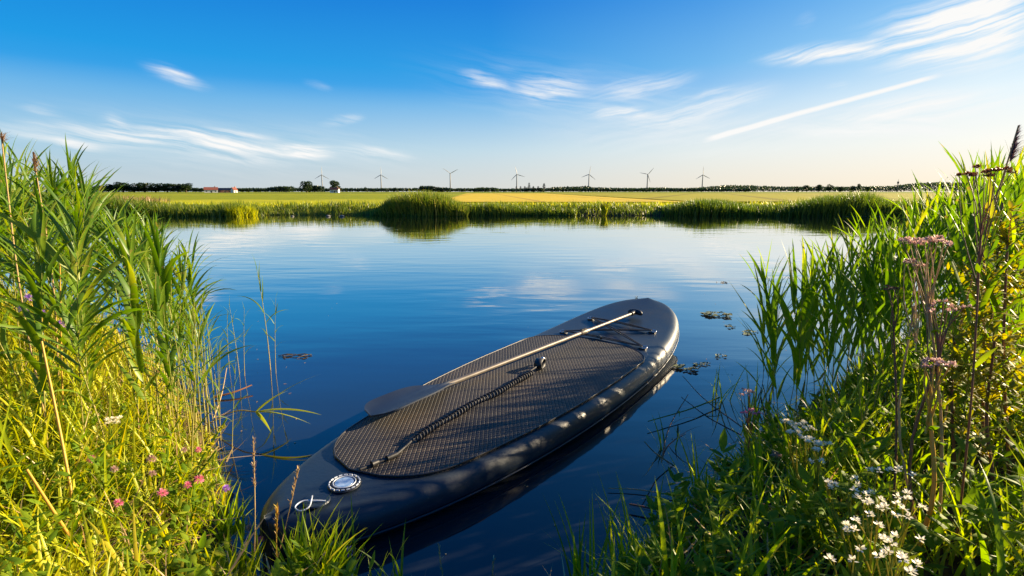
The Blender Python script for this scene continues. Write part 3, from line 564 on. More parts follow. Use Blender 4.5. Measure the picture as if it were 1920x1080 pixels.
# right bank: broader blades
rights = [make_reed('reed', 1.5, int(U(9, 13)), U(.55, .78), U(.036, .056), 'reed_right', up=(.18, .5), droop=(.2, .95), stem_r=.0045) for _ in range(9)]
rightP = [(1.0, 1.75), (1.14, 2.35), (1.36, 2.85), (1.62, 3.1), (2.1, 3.35), (3.0, 3.8), (4.2, 4.3), (4.4, 3.4), (2.9, 2.1), (2.0, 1.3), (1.35, 1.3)]
for (x, y) in scatter(lambda x, y: in_poly(x, y, rightP) & (x / y < 1.0) & ((x / y > .58) | (U(0, 1, x.shape) < .7)), 120, (.9, 8, 1.3, 6.6), .07):
    u = pxr(x, y); zt = top_z(u, y, TOPR) * U(.86, 1.05); zb = max(float(ground_z(x, y)), -.2)
    put(rights, rng.integers(9), (x, y, zb), U(0, 6.28), (zt - zb) / 1.74, (U(-.08, .08), U(-.14, .05)), label='tall broad bladed reed in the thick green bed on the right bank', cat='reed', group='reeds of the right bank')
for l in lefts + slim + rights:
    if id(l) not in used:
        for c in list(l.children): bpy.data.objects.remove(c)
        bpy.data.objects.remove(l)

def gz(x, y): return float(max(ground_z(x, y), -.05))
# ------------------------------------------------------------------ grass, herbs
def near_ground(n, xr, yr, dmin=-.02, pred=None):
    x = U(*xr, n); y = U(*yr, n); ins = in_poly(x, y, POND); d = poly_dist(x, y, POND); d = np.where(ins, -d, d)
    ok = d > dmin
    if pred is not None: ok &= pred(x, y)
    x = x[ok]; y = y[ok]; return x, y, d[ok]
def lowvol(x, y): return np.clip(.55 + .6 * vnoise(x, y, 9, 4.), .2, 1.2)
def grass(name, n, xr, yr, mat, Lr, Wr, dmin, pred=None, lean=(.05, .6), bend=(.2, 1.5), label=None, seg=5):
    x, y, d = near_ground(n, xr, yr, dmin, pred); N = len(x); z = np.maximum(ground_z(x, y), -.08) - .01
    hf = np.clip(.35 + d / .5, .35, 1) * lowvol(x, y)
    g = Geo(); ribbons(g, np.stack([x, y, z], -1), U(0, 6.28, N), U(*lean, N), U(*bend, N), U(*Lr, N) * hf, U(*Wr, N), seg=seg, kind='grass', swirl=U(-.4, .4, N), twist=U(-1, 1, N), fold=.25)
    return tag(g.build(name, M[mat]), kind='stuff', label=label, cat='grass')
leftp = lambda x, y: (x < -.05) & (x / np.maximum(y, .3) > -1.5) & ((y > .95) | (x < -.9))
rightp = lambda x, y: (x > .05) & (x / np.maximum(y, .3) < 1.5) & ((y > 1.0) | (x > .9))
grass('grass', 22000, (-4.2, 0.05), (.7, 4.6), 'grass_yellow', (.2, .46), (.005, .011), .0, leftp, label='yellow green grass covering the left bank')
grass('grass', 12000, (-2.2, 0.1), (.7, 2.0), 'grass', (.10, .24), (.004, .008), -.03, leftp, label='short darker green grass at the foot of the left bank')
grass('grass', 24000, (0.05, 5), (.7, 5), 'grass', (.18, .42), (.005, .013), .0, rightp, label='green grass covering the right bank')
def herbs(name, n, xr, yr, mat, pred, label, hr=(.12, .4), leafL=(.02, .05), leafW=(.008, .02), nl=16, dmin=.05):
    x, y, d = near_ground(n, xr, yr, dmin, pred); N = len(x); z = ground_z(x, y) - .01; hh = U(*hr, N) * np.clip(.4 + d / .5, .4, 1)
    g = Geo(); a = U(0, 6.28, N); P = ribbons(g, np.stack([x, y, z], -1), a, U(.0, .35, N), U(.0, .5, N), hh, np.full(N, .003), seg=6, kind='grass', fold=0)
    k = U(.15, 1, (N, nl)) * 6; i0 = np.clip(k.astype(int), 0, 5); f = (k - i0)[..., None]; I = np.arange(N)[:, None]
    bs = (P[I, i0] * (1 - f) + P[I, i0 + 1] * f).reshape(-1, 3); q = len(bs)
    ribbons(g, bs, U(0, 6.28, q), U(.6, 1.4, q), U(-.3, .7, q), U(*leafL, q), U(*leafW, q), seg=3, kind='leaf', fold=.3, twist=U(-.5, .5, q))
    return tag(g.build(name, M[mat]), kind='stuff', label=label, cat='plants')
herbs('undergrowth', 1100, (-3.2, -.1), (.75, 3.2), 'herb_yellow', leftp, 'small leaved yellow green herbs on the left bank', hr=(.05, .17), leafL=(.012, .03), leafW=(.005, .011), nl=14)
herbs('undergrowth', 700, (-2.2, -.1), (.8, 2.0), 'herb', leftp, 'dark green low herbs under the grass of the left bank', hr=(.08, .25), nl=14)
herbs('undergrowth', 750, (.25, 4), (.8, 3.6), 'herb', rightp, 'dark green leafy herbs on the right bank', hr=(.08, .32), leafL=(.03, .07), leafW=(.012, .028), nl=18)

grass('tall_grass', 3600, (-3.4, -.3), (.8, 3.4), 'grass_yellow', (.34, .66), (.007, .013), .06, leftp, lean=(.0, .35), bend=(.1, 1.3), label='taller yellow blades standing out of the left bank', seg=7)
grass('tall_grass', 700, (-2.4, -.1), (.8, 3), 'dry', (.22, .5), (.003, .006), .02, leftp, lean=(.0, .5), bend=(.1, 1.0), label='dry straw coloured blades on the left bank', seg=6)
grass('tall_grass', 2300, (.3, 3.8), (.8, 3.6), 'grass', (.34, .62), (.008, .018), .05, rightp, lean=(.0, .4), bend=(.1, 1.3), label='taller green blades standing out of the right bank', seg=7)
grass('grass', 7000, (0.05, 4), (.7, 4), 'grass_yellow', (.16, .4), (.005, .012), .0, rightp, label='bright yellow green grass mixed into the right bank')  # sun-bright blade colour mixed in to lighten the bank
grass('tall_grass', 600, (.3, 3), (.8, 3), 'dry', (.2, .5), (.003, .005), .0, rightp, lean=(.1, .7), bend=(.1, 1.0), label='dry straw coloured blades on the right bank', seg=6)

# ------------------------------------------------------------------ flowers and single plants
x, y, d = near_ground(9000, (-3.5, 3.5), (.8, 4.2), -.03); k = d < .4; x, y = x[k], y[k]; N = len(x); g = Geo()
ribbons(g, np.stack([x, y, np.maximum(ground_z(x, y), 0) + U(.0, .05, N)], -1), U(0, 6.28, N), U(1.2, 1.7, N), U(-.4, .4, N), U(.06, .22, N), U(.003, .008, N), seg=3, kind='grass', fold=0)
tag(g.build('dead_litter', M['dry']), 'dead straw and broken leaves lying along the waterline', 'litter', kind='stuff')
def Yz(u, v, z): return on(u, v, z)[1]
def zabove(u, v, hh):       # distance at which the sight line stands hh above the bank
    for Y_ in np.arange(2.6, .5, -.02):
        p = at(u, v, Y_)
        if p[2] > gz(p[0], p[1]) + hh: return Y_
    return .8
def stalk(g, a, b, r=.002, bow=.03, n=8, taper=.6):
    a = np.asarray(a, float); b = np.asarray(b, float); mid = (a + b) / 2 + np.array([U(-bow, bow), U(-bow, bow), 0]); P = curve([a, mid, b], n)
    tube(g, P, r * np.linspace(1, taper, n), 6); return P
def ball_petals(g, c, r, n, L, W, up=0., kind='petal'):
    z = U(-.5 + up, 1, n); a = U(0, 6.28, n); ph = np.arccos(np.clip(z, -1, 1))
    d = np.stack([np.sin(ph) * np.cos(a), np.sin(ph) * np.sin(a), np.cos(ph)], -1)
    ribbons(g, c + d * r * .35, a, ph, U(-.3, .3, n), L, W, seg=2, kind=kind, fold=0)
def flower_at(u, v, Y, name, label, mat, r, group, base_dx=0, leaves=6):
    top = at(u, v, Y); x, y = top[0] + base_dx, top[1] + U(-.02, .05); z = gz(x, y); root = thing(name, (x, y, z), label, 'flower', group); o = np.array([x, y, z])
    g = Geo(); P = stalk(g, (0, 0, 0), top - o, .0016, .02); g.build('stem', M['herb_yellow'], root)
    g = Geo(); k = rng.integers(1, 7, leaves); ribbons(g, P[k], U(0, 6.28, leaves), U(.6, 1.2, leaves), U(0, .6, leaves), U(.02, .035, leaves), .011, seg=3, kind='leaf'); g.build('leaves', M['herb'], root)
    g = Geo(); ball_petals(g, top - o, r, 90, r * .85, r * .22); g.build('flower_head', M[mat], root); return root
CLV = [(172, 862, 1.45, 'pink', .012, 'pink clover head, leftmost of those on the left bank'), (214, 880, 1.42, 'dusty', .010, 'faded pink clover head just right of the leftmost clover'),
       (284, 861, 1.5, 'dusty', .013, 'pale brownish pink clover head in the grass above the pink pair'), (345, 844, 1.55, 'dusty', .009, 'small pale clover head beside the highest pink clover'), (372, 844, 1.55, 'pink', .010, 'pink clover head highest up the bank'),
       (352, 910, 1.38, 'pink', .011, 'pink clover head, left one of the close pair'), (373, 899, 1.38, 'pink', .014, 'large pink clover head, right one of the close pair'), (304, 925, 1.36, 'pink', .013, 'deep pink clover head below and left of the close pair'),
       (222, 944, 1.33, 'pink', .011, 'pink clover head lowest on the left'), (424, 916, 1.38, 'purple', .012, 'violet flower head at the edge of the left bank'), (655, 1034, 1.25, 'purple', .014, 'white and purple clover in the grass by the tail of the board'),
       (488, 1013, 1.25, 'pink', .011, 'pink clover close to the tail of the board'), (466, 990, 1.28, 'dusty', .010, 'wilted clover beside the tail of the board'), (286, 888, 1.45, 'dusty', .010, 'wilted clover under the pale brownish clover')]
for (u, v, Y_, mt, r, lb) in CLV: flower_at(u, v, zabove(u, v, .15 if u < 420 else .09), 'clover', lb, mt, r, 'clovers of the left bank')
# knapweed-like plant with magenta heads at the far left
def thistle(pts, base, label):
    o = np.array([base[0], base[1], gz(*base)]); root = thing('thistle', tuple(o), label, 'flower')
    g = Geo(); mid = np.mean(pts, 0) - [0, 0, .12]; P = stalk(g, (0, 0, 0), mid - o, .0035, .02)
    for p in pts: stalk(g, mid - o, np.array(p) - o, .002, .01)
    g.build('stem', M['orange'], root)
    g = Geo(); q = 18; k = rng.integers(1, 8, q); ribbons(g, P[k], U(0, 6.28, q), U(.5, 1.2, q), U(0, .8, q), U(.04, .09, q), .014, seg=4, kind='leaf'); g.build('leaves', M['herb_yellow'], root)
    for p in pts: g = Geo(); ball_petals(g, np.array(p) - o, .014, 70, .014, .003); g.build('flower_head', M['purple'], root)
thistle([at(55, 560, 1.7), at(42, 580, 1.68), at(78, 590, 1.66), at(112, 610, 1.72)], (-1.42, 1.6), 'thistle with four magenta heads among the reeds at the far left')
# white flat flower on the left bank
def umbel(name, tip, base, label, mat, spread, nb, per, hr, stemmat='herb_yellow', leaf='herb', nleaf=10, r=.003, cat='flower', group=None, height=.6, leafsize=(.04, .08)):
    o = np.array([base[0], base[1], gz(*base)]); root = thing(name, tuple(o), label, cat, group); tip = np.asarray(tip, float) - o
    fork = tip * height if height < 1 else tip; g = Geo(); P = stalk(g, (0, 0, 0), fork, r, .03, taper=.7); heads = []
    for k in range(nb):
        a = 2.4 * k; rr = spread * math.sqrt((k + .5) / nb); e = tip + np.array([rr * math.cos(a), rr * math.sin(a), U(-.3, .1) * spread]); f0 = P[-1] * U(.8, 1.)
        stalk(g, f0, e, r * .45, .01, n=5)
        g2 = Geo(); heads.append(g2); q = per; c = e + np.stack([U(-1, 1, q), U(-1, 1, q), U(-.35, .35, q)], -1) * min(spread / math.sqrt(nb) * .75, hr * 1.3)
        for cc in c: ball_petals(g2, cc, hr, 14, hr, hr * .6, up=.45)
    g.build('stem', M[stemmat], root)
    for g2 in heads: g2.build('flower_head', M[mat], root)
    if nleaf: g = Geo(); k = rng.integers(1, 7, nleaf); ribbons(g, P[k], U(0, 6.28, nleaf), U(.5, 1.2, nleaf), U(0, .9, nleaf), U(*leafsize, nleaf), U(.01, .02, nleaf), seg=4, kind='leaf'); g.build('leaves', M[leaf], root)
    return root
def bxy(u, v, Y): p = at(u, v, Y); return (p[0], p[1])
umbel('yarrow', at(211, 787, zabove(211, 787, .22)), bxy(225, 860, 1.6), 'single flat white yarrow head standing in the yellow grass of the left bank', 'white', .022, 7, 3, .006)
# white flowers on the right
for (u, v, Y_, n_, sp_, lb) in [(1478, 790, 1.75, 3, .014, 'small white yarrow head, topmost and leftmost on the right bank'), (1505, 798, 1.7, 6, .026, 'white yarrow cluster at the upper left of the flowering patch'), (1492, 812, 1.66, 5, .02, 'white yarrow head below the upper left cluster'),
                         (1530, 828, 1.64, 8, .03, 'broad white yarrow head between the upper and lower flowers')]:
    Y_ = zabove(u, v, .27); umbel('yarrow', at(u, v, Y_), bxy(u + 15, v + 120, Y_ - .05), lb, 'white', sp_, n_, 4, .0055, group='white yarrows of the right bank')
DZ = [(1590, 905, 1.5, 9, .035), (1618, 930, 1.46, 6, .025), (1646, 946, 1.45, 7, .028), (1560, 905, 1.52, 2, .01), (1710, 890, 1.5, 3, .012), (1682, 885, 1.52, 2, .01), (1706, 932, 1.46, 6, .024), (1680, 955, 1.42, 6, .024), (1634, 985, 1.38, 8, .034),
      (1712, 1010, 1.36, 4, .02), (1660, 1010, 1.35, 3, .014), (1692, 1040, 1.32, 5, .022), (1690, 1062, 1.3, 6, .026), (1640, 1035, 1.32, 4, .018), (1588, 1048, 1.32, 4, .018), (1600, 990, 1.4, 2, .01), (1540, 868, 1.56, 2, .012), (1640, 880, 1.55, 2, .01)]
for (u, v, Y_, n_, sp_) in DZ:
    Y_ = zabove(u, v, .24); umbel('feverfew', at(u, v, Y_), bxy(u * .55 + 1650 * .45, v + 140, Y_ - .06), 'white flowered stem with small round heads in the large white patch at the lower right', 'white', sp_ * 1.25, max(2, int(n_ * .7)), 1, .0074, stemmat='herb_yellow', group='feverfew stems of the lower right patch', height=.75, nleaf=8)
# pinkish flowers by the water
for (u, v, Y_, sp_, lb, mt) in [(1401, 735, 1.85, .03, 'pale pink flower head, upper one at the water edge of the right bank', 'dusty'), (1405, 772, 1.8, .034, 'bright pink flower head, lower one at the water edge of the right bank', 'pink'), (1455, 852, 1.62, .016, 'small faded pink head left of the white yarrows', 'dusty')]:
    umbel('hemp_agrimony', at(u, v, Y_), bxy(u + 5, v + 90, Y_ - .03), lb, mt, sp_, 6, 3, .006, stemmat='brown', nleaf=6)
# taller dusty-pink umbels
umbel('hemp_agrimony', at(1735, 448, 1.22), bxy(1795, 800, 1.12), 'tall hemp agrimony with wide dusty pink top, highest of the pink umbels on the right', 'dusty', .05, 12, 5, .0065, stemmat='dry', r=.0035, nleaf=8, height=.82)
umbel('hemp_agrimony', at(1712, 492, 1.24), bxy(1760, 800, 1.14), 'hemp agrimony with a small dusty pink top just under the widest one', 'dusty', .024, 5, 4, .0055, stemmat='dry', r=.003, nleaf=6, height=.85)
umbel('hemp_agrimony', at(1752, 680, 1.12), bxy(1725, 930, 1.05), 'reddish stemmed hemp agrimony with a low compact pink top', 'dusty', .03, 6, 4, .007, stemmat='orange', r=.0055, nleaf=8, height=.8)
umbel('hemp_agrimony', at(1770, 572, 1.18), bxy(1760, 800, 1.08), 'hemp agrimony with a loose pale top in front of the yellow leaved plants', 'dusty', .04, 7, 3, .0065, stemmat='brown', r=.004, nleaf=8, height=.8)
umbel('dead_umbel', at(1848, 318, 1.2), bxy(1860, 620, 1.1), 'dark dried umbel rising above the right reeds against the sky', 'brown', .05, 12, 6, .006, stemmat='brown', r=.0026, nleaf=4, cat='dead plant', height=.86)
umbel('dead_umbel', at(1675, 540, 1.3), bxy(1700, 820, 1.15), 'thin dried umbel with a bent brown stem left of the pink tops', 'brown', .02, 5, 3, .005, stemmat='brown', r=.003, nleaf=0, cat='dead plant', height=.9)
# yellow-leaved plants at the right edge
def leafy(base, tip, label, mat='herb_yellow', nb=16, nl=22, group=None, sl=(.10, .2), name='goldenrod', stemmat='brown', ll=(.022, .045)):
    o = np.array([base[0], base[1], gz(*base)]); root = thing(name, tuple(o), label, 'plant', group); g = Geo(); P = stalk(g, (0, 0, 0), np.asarray(tip) - o, .0045, .04, n=16)
    t = U(.3, 1, nb) * 15; i0 = np.clip(t.astype(int), 0, 14); bs = P[i0]; g2 = Geo()
    Q = ribbons(g, bs, U(0, 6.28, nb), U(.4, .9, nb), U(0, .7, nb), U(*sl, nb) * np.linspace(1, .8, nb), .0022, seg=6, kind='grass', fold=0)
    for q in range(nb):
        k = U(0, 6, nl); i1 = np.clip(k.astype(int), 0, 5); f = (k - i1)[:, None]; b2 = Q[q, i1] * (1 - f) + Q[q, i1 + 1] * f
        ribbons(g2, b2, U(0, 6.28, nl), U(.5, 1.5, nl), U(-.2, .7, nl), U(*ll, nl), U(.007, .014, nl), seg=3, kind='leaf', fold=.3)
    g.build('stem', M[stemmat], root); g2.build('leaves', M[mat], root)
for (b_, tp, lb) in [((1850, 830, 1.45), (1845, 470, 1.5), 'yellow leaved goldenrod, tallest and nearest the middle of the right edge clump'), ((1905, 850, 1.35), (1890, 430, 1.45), 'yellow leaved goldenrod at the very right edge of the view'), ((1800, 860, 1.4), (1790, 600, 1.45), 'lower yellow leaved goldenrod, left one of the right edge clump'),
                     ((1880, 900, 1.25), (1865, 640, 1.3), 'yellow leaved goldenrod in front of the taller ones'), ((1960, 900, 1.3), (1950, 480, 1.35), 'yellow leaved goldenrod half out of view past the right edge'), ((1830, 760, 1.7), (1880, 380, 1.75), 'green and yellow goldenrod standing behind the others')]:
    leafy(bxy(*b_), at(*tp), lb, group='goldenrods at the right edge')
for (b_, tp, lb) in [((425, 850, 1.5), (425, 785, 1.55), 'yellow flowering toadflax at the waterline of the left bank'), ((395, 880, 1.45), (405, 845, 1.48), 'bushy yellow green plant just below the yellow toadflax')]:
    leafy((-1.0, 1.52) if 'flowering' in lb else (-1.0, 1.42), at(*tp), lb, mat='yellow' if 'flowering' in lb else 'herb_yellow', nb=6, nl=10, sl=(.03, .05), name='toadflax', stemmat='herb', ll=(.012, .022))
leafy(bxy(1290, 1010, 1.4), at(1285, 975, 1.42), 'small yellow flower at the water edge of the right bank', mat='yellow', nb=4, nl=8, sl=(.02, .03), name='buttercup', stemmat='herb', ll=(.01, .015))

# plumes and dead stalks
def plume(base, tip, label, mat='plume', n=160, L=.14, nod=(.5, 0)):
    o = np.array([base[0], base[1], gz(*base)]); root = thing('reed_plume', tuple(o), label, 'dead reed'); t = np.asarray(tip) - o; g = Geo(); P = stalk(g, (0, 0, 0), t, .003, .03, n=14); g.build('stem', M['dry'], root)
    d = t / np.linalg.norm(t); k = U(0, 1, n); c = t - d * L * (1 - k)[:, None] * 1.0; g = Geo(); a0 = math.atan2(nod[1], nod[0])
    ribbons(g, c, a0 + U(-1.1, 1.1, n), U(.2, .8, n), U(.3, 1.3, n), U(.02, .05, n) * (1.2 - k), .003, seg=3, kind='leaf', fold=0); g.build('plume', M[mat], root)
plume(bxy(100, 700, 2.0), at(62, 286, 2.05), 'fluffy tan reed plume standing above the left reeds against the sky', L=.08, nod=(1, 0))
plume(bxy(1800, 600, 1.5), at(1910, 235, 1.5), 'dark reed plume leaning right at the upper right edge', 'plume_dark', L=.1)
plume(bxy(60, 620, 1.7), at(2, 252, 1.75), 'pale dry reed stalk at the far left edge with a thin tip', 'plume', n=30, L=.03)
def dead(a, b, label, mat='dry', r=.003, bow=.03, name='dead_stalk', leaves=0, group=None, seeds=0):
    a = np.array(a, float); o = a; root = thing(name, tuple(a), label, 'dead stalk', group); g = Geo(); P = stalk(g, (0, 0, 0), np.asarray(b) - a, r, bow, n=12); g.build('stem', M[mat], root)
    if leaves: g = Geo(); k = rng.integers(2, 11, leaves); ribbons(g, P[k], U(0, 6.28, leaves), U(.4, 1.4, leaves), U(.2, 1.2, leaves), U(.08, .2, leaves), .009, seg=6, kind='reed'); g.build('leaves', M[mat], root)
    if seeds:
        g = Geo(); f = U(.68, 1, seeds) * 11; i0 = np.clip(f.astype(int), 0, 10); q = (f - i0)[:, None]; ribbons(g, P[i0] * (1 - q) + P[i0 + 1] * q, U(0, 6.28, seeds), U(.1, .7, seeds), U(0, .3, seeds), .014, .003, seg=2, kind='leaf', fold=0); g.build('seed_head', M[mat], root)
G_ = lambda u, v, Y: (lambda p: np.array([p[0], p[1], gz(p[0], p[1])]))(at(u, v, Y))
dead(G_(150, 1010, 1.25), at(78, 640, 1.4), 'thick orange brown stalk leaning left on the left bank', 'orange', .0045, .02)
dead(G_(165, 1075, 1.2), at(50, 880, 1.15), 'yellow orange blade stalk in the lower left corner', 'orange', .005, .01)
dead(G_(110, 780, 1.7), at(112, 480, 1.75), 'slender orange stem among the left reeds', 'orange', .003, .01, leaves=2)
dead(G_(462, 985, 1.3), at(475, 822, 1.35), 'tan grass stem with a narrow seed head beside the board tail', 'dry', .002, .01, seeds=60)
dead(G_(500, 1060, 1.2), at(560, 880, 1.3), 'pale grass stem with a feathery seed head in front of the board tail', 'dry', .0016, .01, seeds=50)
dead(G_(520, 1060, 1.18), at(520, 950, 1.2), 'golden grass stem with seeds before the board tail', 'orange', .002, .01, seeds=50)
dead(G_(850, 1120, 1.15), at(822, 1020, 1.25), 'pale grass stem rising from the lower edge, left of two', 'dry', .0018, .01, seeds=24)
dead(G_(915, 1120, 1.15), at(925, 1050, 1.22), 'pale forked grass stem rising from the lower edge, right of two', 'dry', .0018, .01, seeds=24)
dead(G_(1515, 980, 1.4), at(1478, 880, 1.5), 'curved light brown stalk left of the white flower patch', 'dry', .004, .03)
dead(G_(1510, 1070, 1.3), at(1498, 970, 1.36), 'rust brown dock seed spike in the green herbs of the lower right', 'orange', .003, .01, name='dock', seeds=160)
dead(on(1275, 880, -.02), at(1208, 828, 1.85), 'grey dry stalk bending left above the water at the right bank', 'dry', .003, .04)
dead(on(1235, 900, -.02), on(1290, 740, .10), 'dark broken reed stalk sticking out of the water before the right bank', 'brown', .0032, .03, leaves=2)
dead(on(1350, 745, .03), on(1215, 790, .03), 'green grey reed stalk lying flat over the water by the right bank', 'herb', .0035, .02, leaves=2)
dead(on(1270, 930, .01), on(1140, 915, .01), 'thin pale reed stalk lying on the water near the right bank', 'dry', .0025, .02)
dead(on(1300, 965, .02), on(1180, 945, .02), 'brown rotting stem floating at the right bank edge', 'brown', .005, .02)
dead(on(1390, 800, .02), on(1280, 705, .06), 'dark twig bending out of the water under the lily pads', 'brown', .003, .03)
dead(on(400, 745, .01), on(472, 722, .03), 'reddish brown stick floating by the stems of the left reeds', 'brown', .006, .02)
dead(on(395, 800, -.02), on(425, 690, .12), 'bent brown reed stem at the foot of the left reeds', 'dry', .003, .04)
# bent reed reaching over the water
root = thing('bent_reed', tuple(on(380, 800, 0)), 'bent reed shoot fanning its leaves over the water left of the board', 'reed')
o = on(380, 800, 0); tipc = on(480, 772, .10); g = Geo(); tube(g, curve([(0, 0, 0), (tipc - o) * .6 + [0, 0, .03], tipc - o], 12), .003, 6); g.build('stem', M['reed_stem'], root)
g = Geo(); ends = [on(600, 702, .2), on(602, 778, .10), on(582, 795, .07), on(508, 810, .04), on(540, 733, .12)]
for e in ends:
    d = e - tipc; L = np.linalg.norm(d); ribbons(g, tipc - o, math.atan2(d[1], d[0]), math.acos(np.clip(d[2] / L, -1, 1)) - .25, .5, L * 1.02, .018, seg=8, kind='reed', twist=U(-.5, .5), power=1.)
g.build('leaves', M['grass_yellow'], root)
# grass tufts at the water edge of the right bank and a few long arching blades
def tuft(u, v, z, n, Lr, label, mat='grass', w_=.008, up=(.05, .5), name='grass_tuft', ben=(.1, .8)):
    p = on(u, v, z); root = Geo(); q = np.stack([U(-.04, .04, n), U(-.03, .03, n), np.full(n, -.03)], -1)
    ribbons(root, q, U(0, 6.28, n), U(*up, n), U(*ben, n), U(*Lr, n), w_, seg=7, kind='grass', twist=U(-.8, .8, n)); ob = root.build(name, M[mat]); ob.location = p; return tag(ob, label, 'grass tuft')
for (u, v, z, n, Lr, lb) in [(1105, 1095, .02, 16, (.12, .3), 'green grass tuft with two upright blades at the lower edge, leftmost on the right bank'), (1180, 1080, .04, 22, (.15, .32), 'second green tuft from the left along the lower right shore'), (1250, 1040, .05, 24, (.12, .28), 'bushy green tuft under the small yellow flower'),
                             (1310, 930, .03, 16, (.16, .3), 'tall thin tuft at the water edge left of the white yarrows'), (1410, 810, .04, 22, (.2, .42), 'long bladed tuft at the foot of the right reeds'), (1350, 760, -.02, 7, (.15, .3), 'sparse green sprig in the water below the lily pads'), (1250, 850, -.02, 5, (.12, .22), 'small sprig in the water off the right bank'),
                             (640, 1075, .06, 40, (.08, .22), 'dense green tuft in front of the board tail'), (560, 1070, .08, 40, (.08, .24), 'dense green tuft left of the one before the board tail'), (455, 1060, .06, 30, (.08, .2), 'thick tuft at the left of the board tail, nearest the clovers'), (430, 990, .06, 30, (.08, .2), 'bushy tuft at the waterline below the violet flower'), (600, 1100, .08, 50, (.1, .26), 'lowest green tuft before the board tail at the bottom edge'), (720, 1095, .03, 14, (.08, .2), 'small tuft at the lower edge right of the purple clover')]:
    tuft(u, v, z, n, Lr, lb)

# ------------------------------------------------------------------ far bank vegetation
def far_blades(name, n, xf, hf, label, mat='far_reed', cat='reeds', wd=(.015, .04), yoff=(-.15, 1.2), lean=(.0, .35), bend=(.1, .9)):
    x = xf(n); x = np.asarray(x); n = len(x)
    yb = np.interp(x, [p[0] for p in FAR[::-1]], [p[1] for p in FAR[::-1]]); y = yb + U(*yoff, n); z = ground_z(x, y) - .03; z = np.maximum(z, -.1)
    L = hf(x, y) * (1.12 - .6 * U(0, 1, n) ** 1.8); k = L > .05; x, y, z, L = x[k], y[k], z[k], L[k]; n = len(x)
    g = Geo(); ribbons(g, np.stack([x, y, z], -1), U(0, 6.28, n), U(*lean, n), U(*bend, n), L, U(*wd, n), seg=3, kind='grass', fold=0, twist=U(-1, 1, n))
    return tag(g.build(name, M[mat]), label, cat, kind='stuff')
X22 = lambda u: (u - 960) / 1000 * 24.2
uni = lambda a, b: (lambda n: U(X22(a), X22(b), n))
def hprof(tab):      # wanted top row in the photograph -> blade height
    us = [a for a, _ in tab]; vs = [b for _, b in tab]
    return lambda x, y: np.clip(H - (np.interp(960 + 1000 * x / y, us, vs) - HZ) / 1000 * y - np.maximum(ground_z(x, y), 0), .05, 3) * (1 + .16 * vnoise(x, y, 21, 5.) + .12 * vnoise(x, y, 22, 16.))
far_blades('bank_grass', 26000, lambda n: U(-34, 38, n), lambda x, y: .30 + .24 * vnoise(x, y, 5, .9) + .2 * vnoise(x, y, 7, 5.), 'green grass and herbs along the far bank', yoff=(-.1, 1.6), cat='grass')
far_blades('bank_grass', 14000, lambda n: U(-34, 38, n), lambda x, y: .22 + .1 * vnoise(x, y, 6, 1.1), 'yellow green rough meadow edge behind the far bank', mat='grass_yellow', yoff=(1.2, 6), cat='grass')
far_blades('reed_bed', 9000, uni(700, 880), hprof([(690, 392), (715, 386), (728, 374), (742, 364), (765, 360), (790, 357), (822, 359), (838, 363), (847, 372), (885, 382)]), 'dense tall clump of reeds on the far bank left of the middle', wd=(.02, .05), yoff=(-.5, 1.0))
far_blades('reed_bed', 5000, uni(870, 1080), hprof([(860, 380), (900, 377), (960, 380), (1000, 384), (1080, 388)]), 'low reeds on the far bank between the dense clump and the lone bush', yoff=(-.2, .9))
far_blades('reed_bed', 6500, uni(-60, 480), hprof([(-60, 352), (200, 362), (260, 368), (330, 378), (400, 382), (440, 378), (485, 380)]), 'reeds on the far bank at the left', wd=(.02, .05), yoff=(-.3, 1.2))
far_blades('reed_bed', 11000, uni(1240, 1660), hprof([(1240, 384), (1290, 372), (1340, 370), (1400, 380), (1470, 382), (1520, 368), (1560, 362), (1610, 358), (1640, 366), (1680, 378)]), 'long bed of reeds on the far bank at the right', wd=(.02, .05), yoff=(-.4, 1.3))
far_blades('reed_bed', 6000, uni(1640, 2100), hprof([(1640, 374), (1700, 370), (1900, 362), (2100, 360)]), 'dark reeds on the far bank behind the right reed bed', wd=(.02, .05), yoff=(-.4, 1.3))
far_blades('dry_reeds', 900, uni(455, 492), hprof([(455, 384), (475, 380), (492, 386)]), 'golden dry reed tuft on the far bank', mat='grass_yellow', yoff=(-.3, .1))
far_blades('dry_reeds', 450, lambda n: U(-23, -19.9, n), lambda x, y: .5 + .16 * vnoise(x, y, 77, 4.), 'faded pinkish dry reeds behind the far bank at the left', mat='plume', yoff=(4, 8), wd=(.03, .07))
p = at(1133, 399, 23.8)
root = thing('bush', (p[0], p[1], 0), 'small lone yellow green bush on the far bank, right of the wheat field', 'bush'); g = Geo(); n = 260; ribbons(g, np.stack([U(-.12, .12, n), U(-.1, .1, n), U(.0, .3, n)], -1), U(0, 6.28, n), U(0, .5, n), U(0, .8, n), U(.15, .45, n), .03, seg=3, kind='leaf', fold=0); g.build('foliage', M['grass_yellow'], root)
g = Geo(); n = 160; ribbons(g, np.stack([U(-.16, .16, n), U(-.12, .12, n), U(.35, .52, n)], -1), U(0, 6.28, n), U(0, 1.5, n), .2, U(.04, .1, n), .03, seg=2, kind='leaf', fold=0); g.build('crown', M['tree'], root)
M['stone'] = pbr('pale_stone', (.09, .09, .08), .85, bump=(8, .6), var=(14, (.17, .165, .15)))
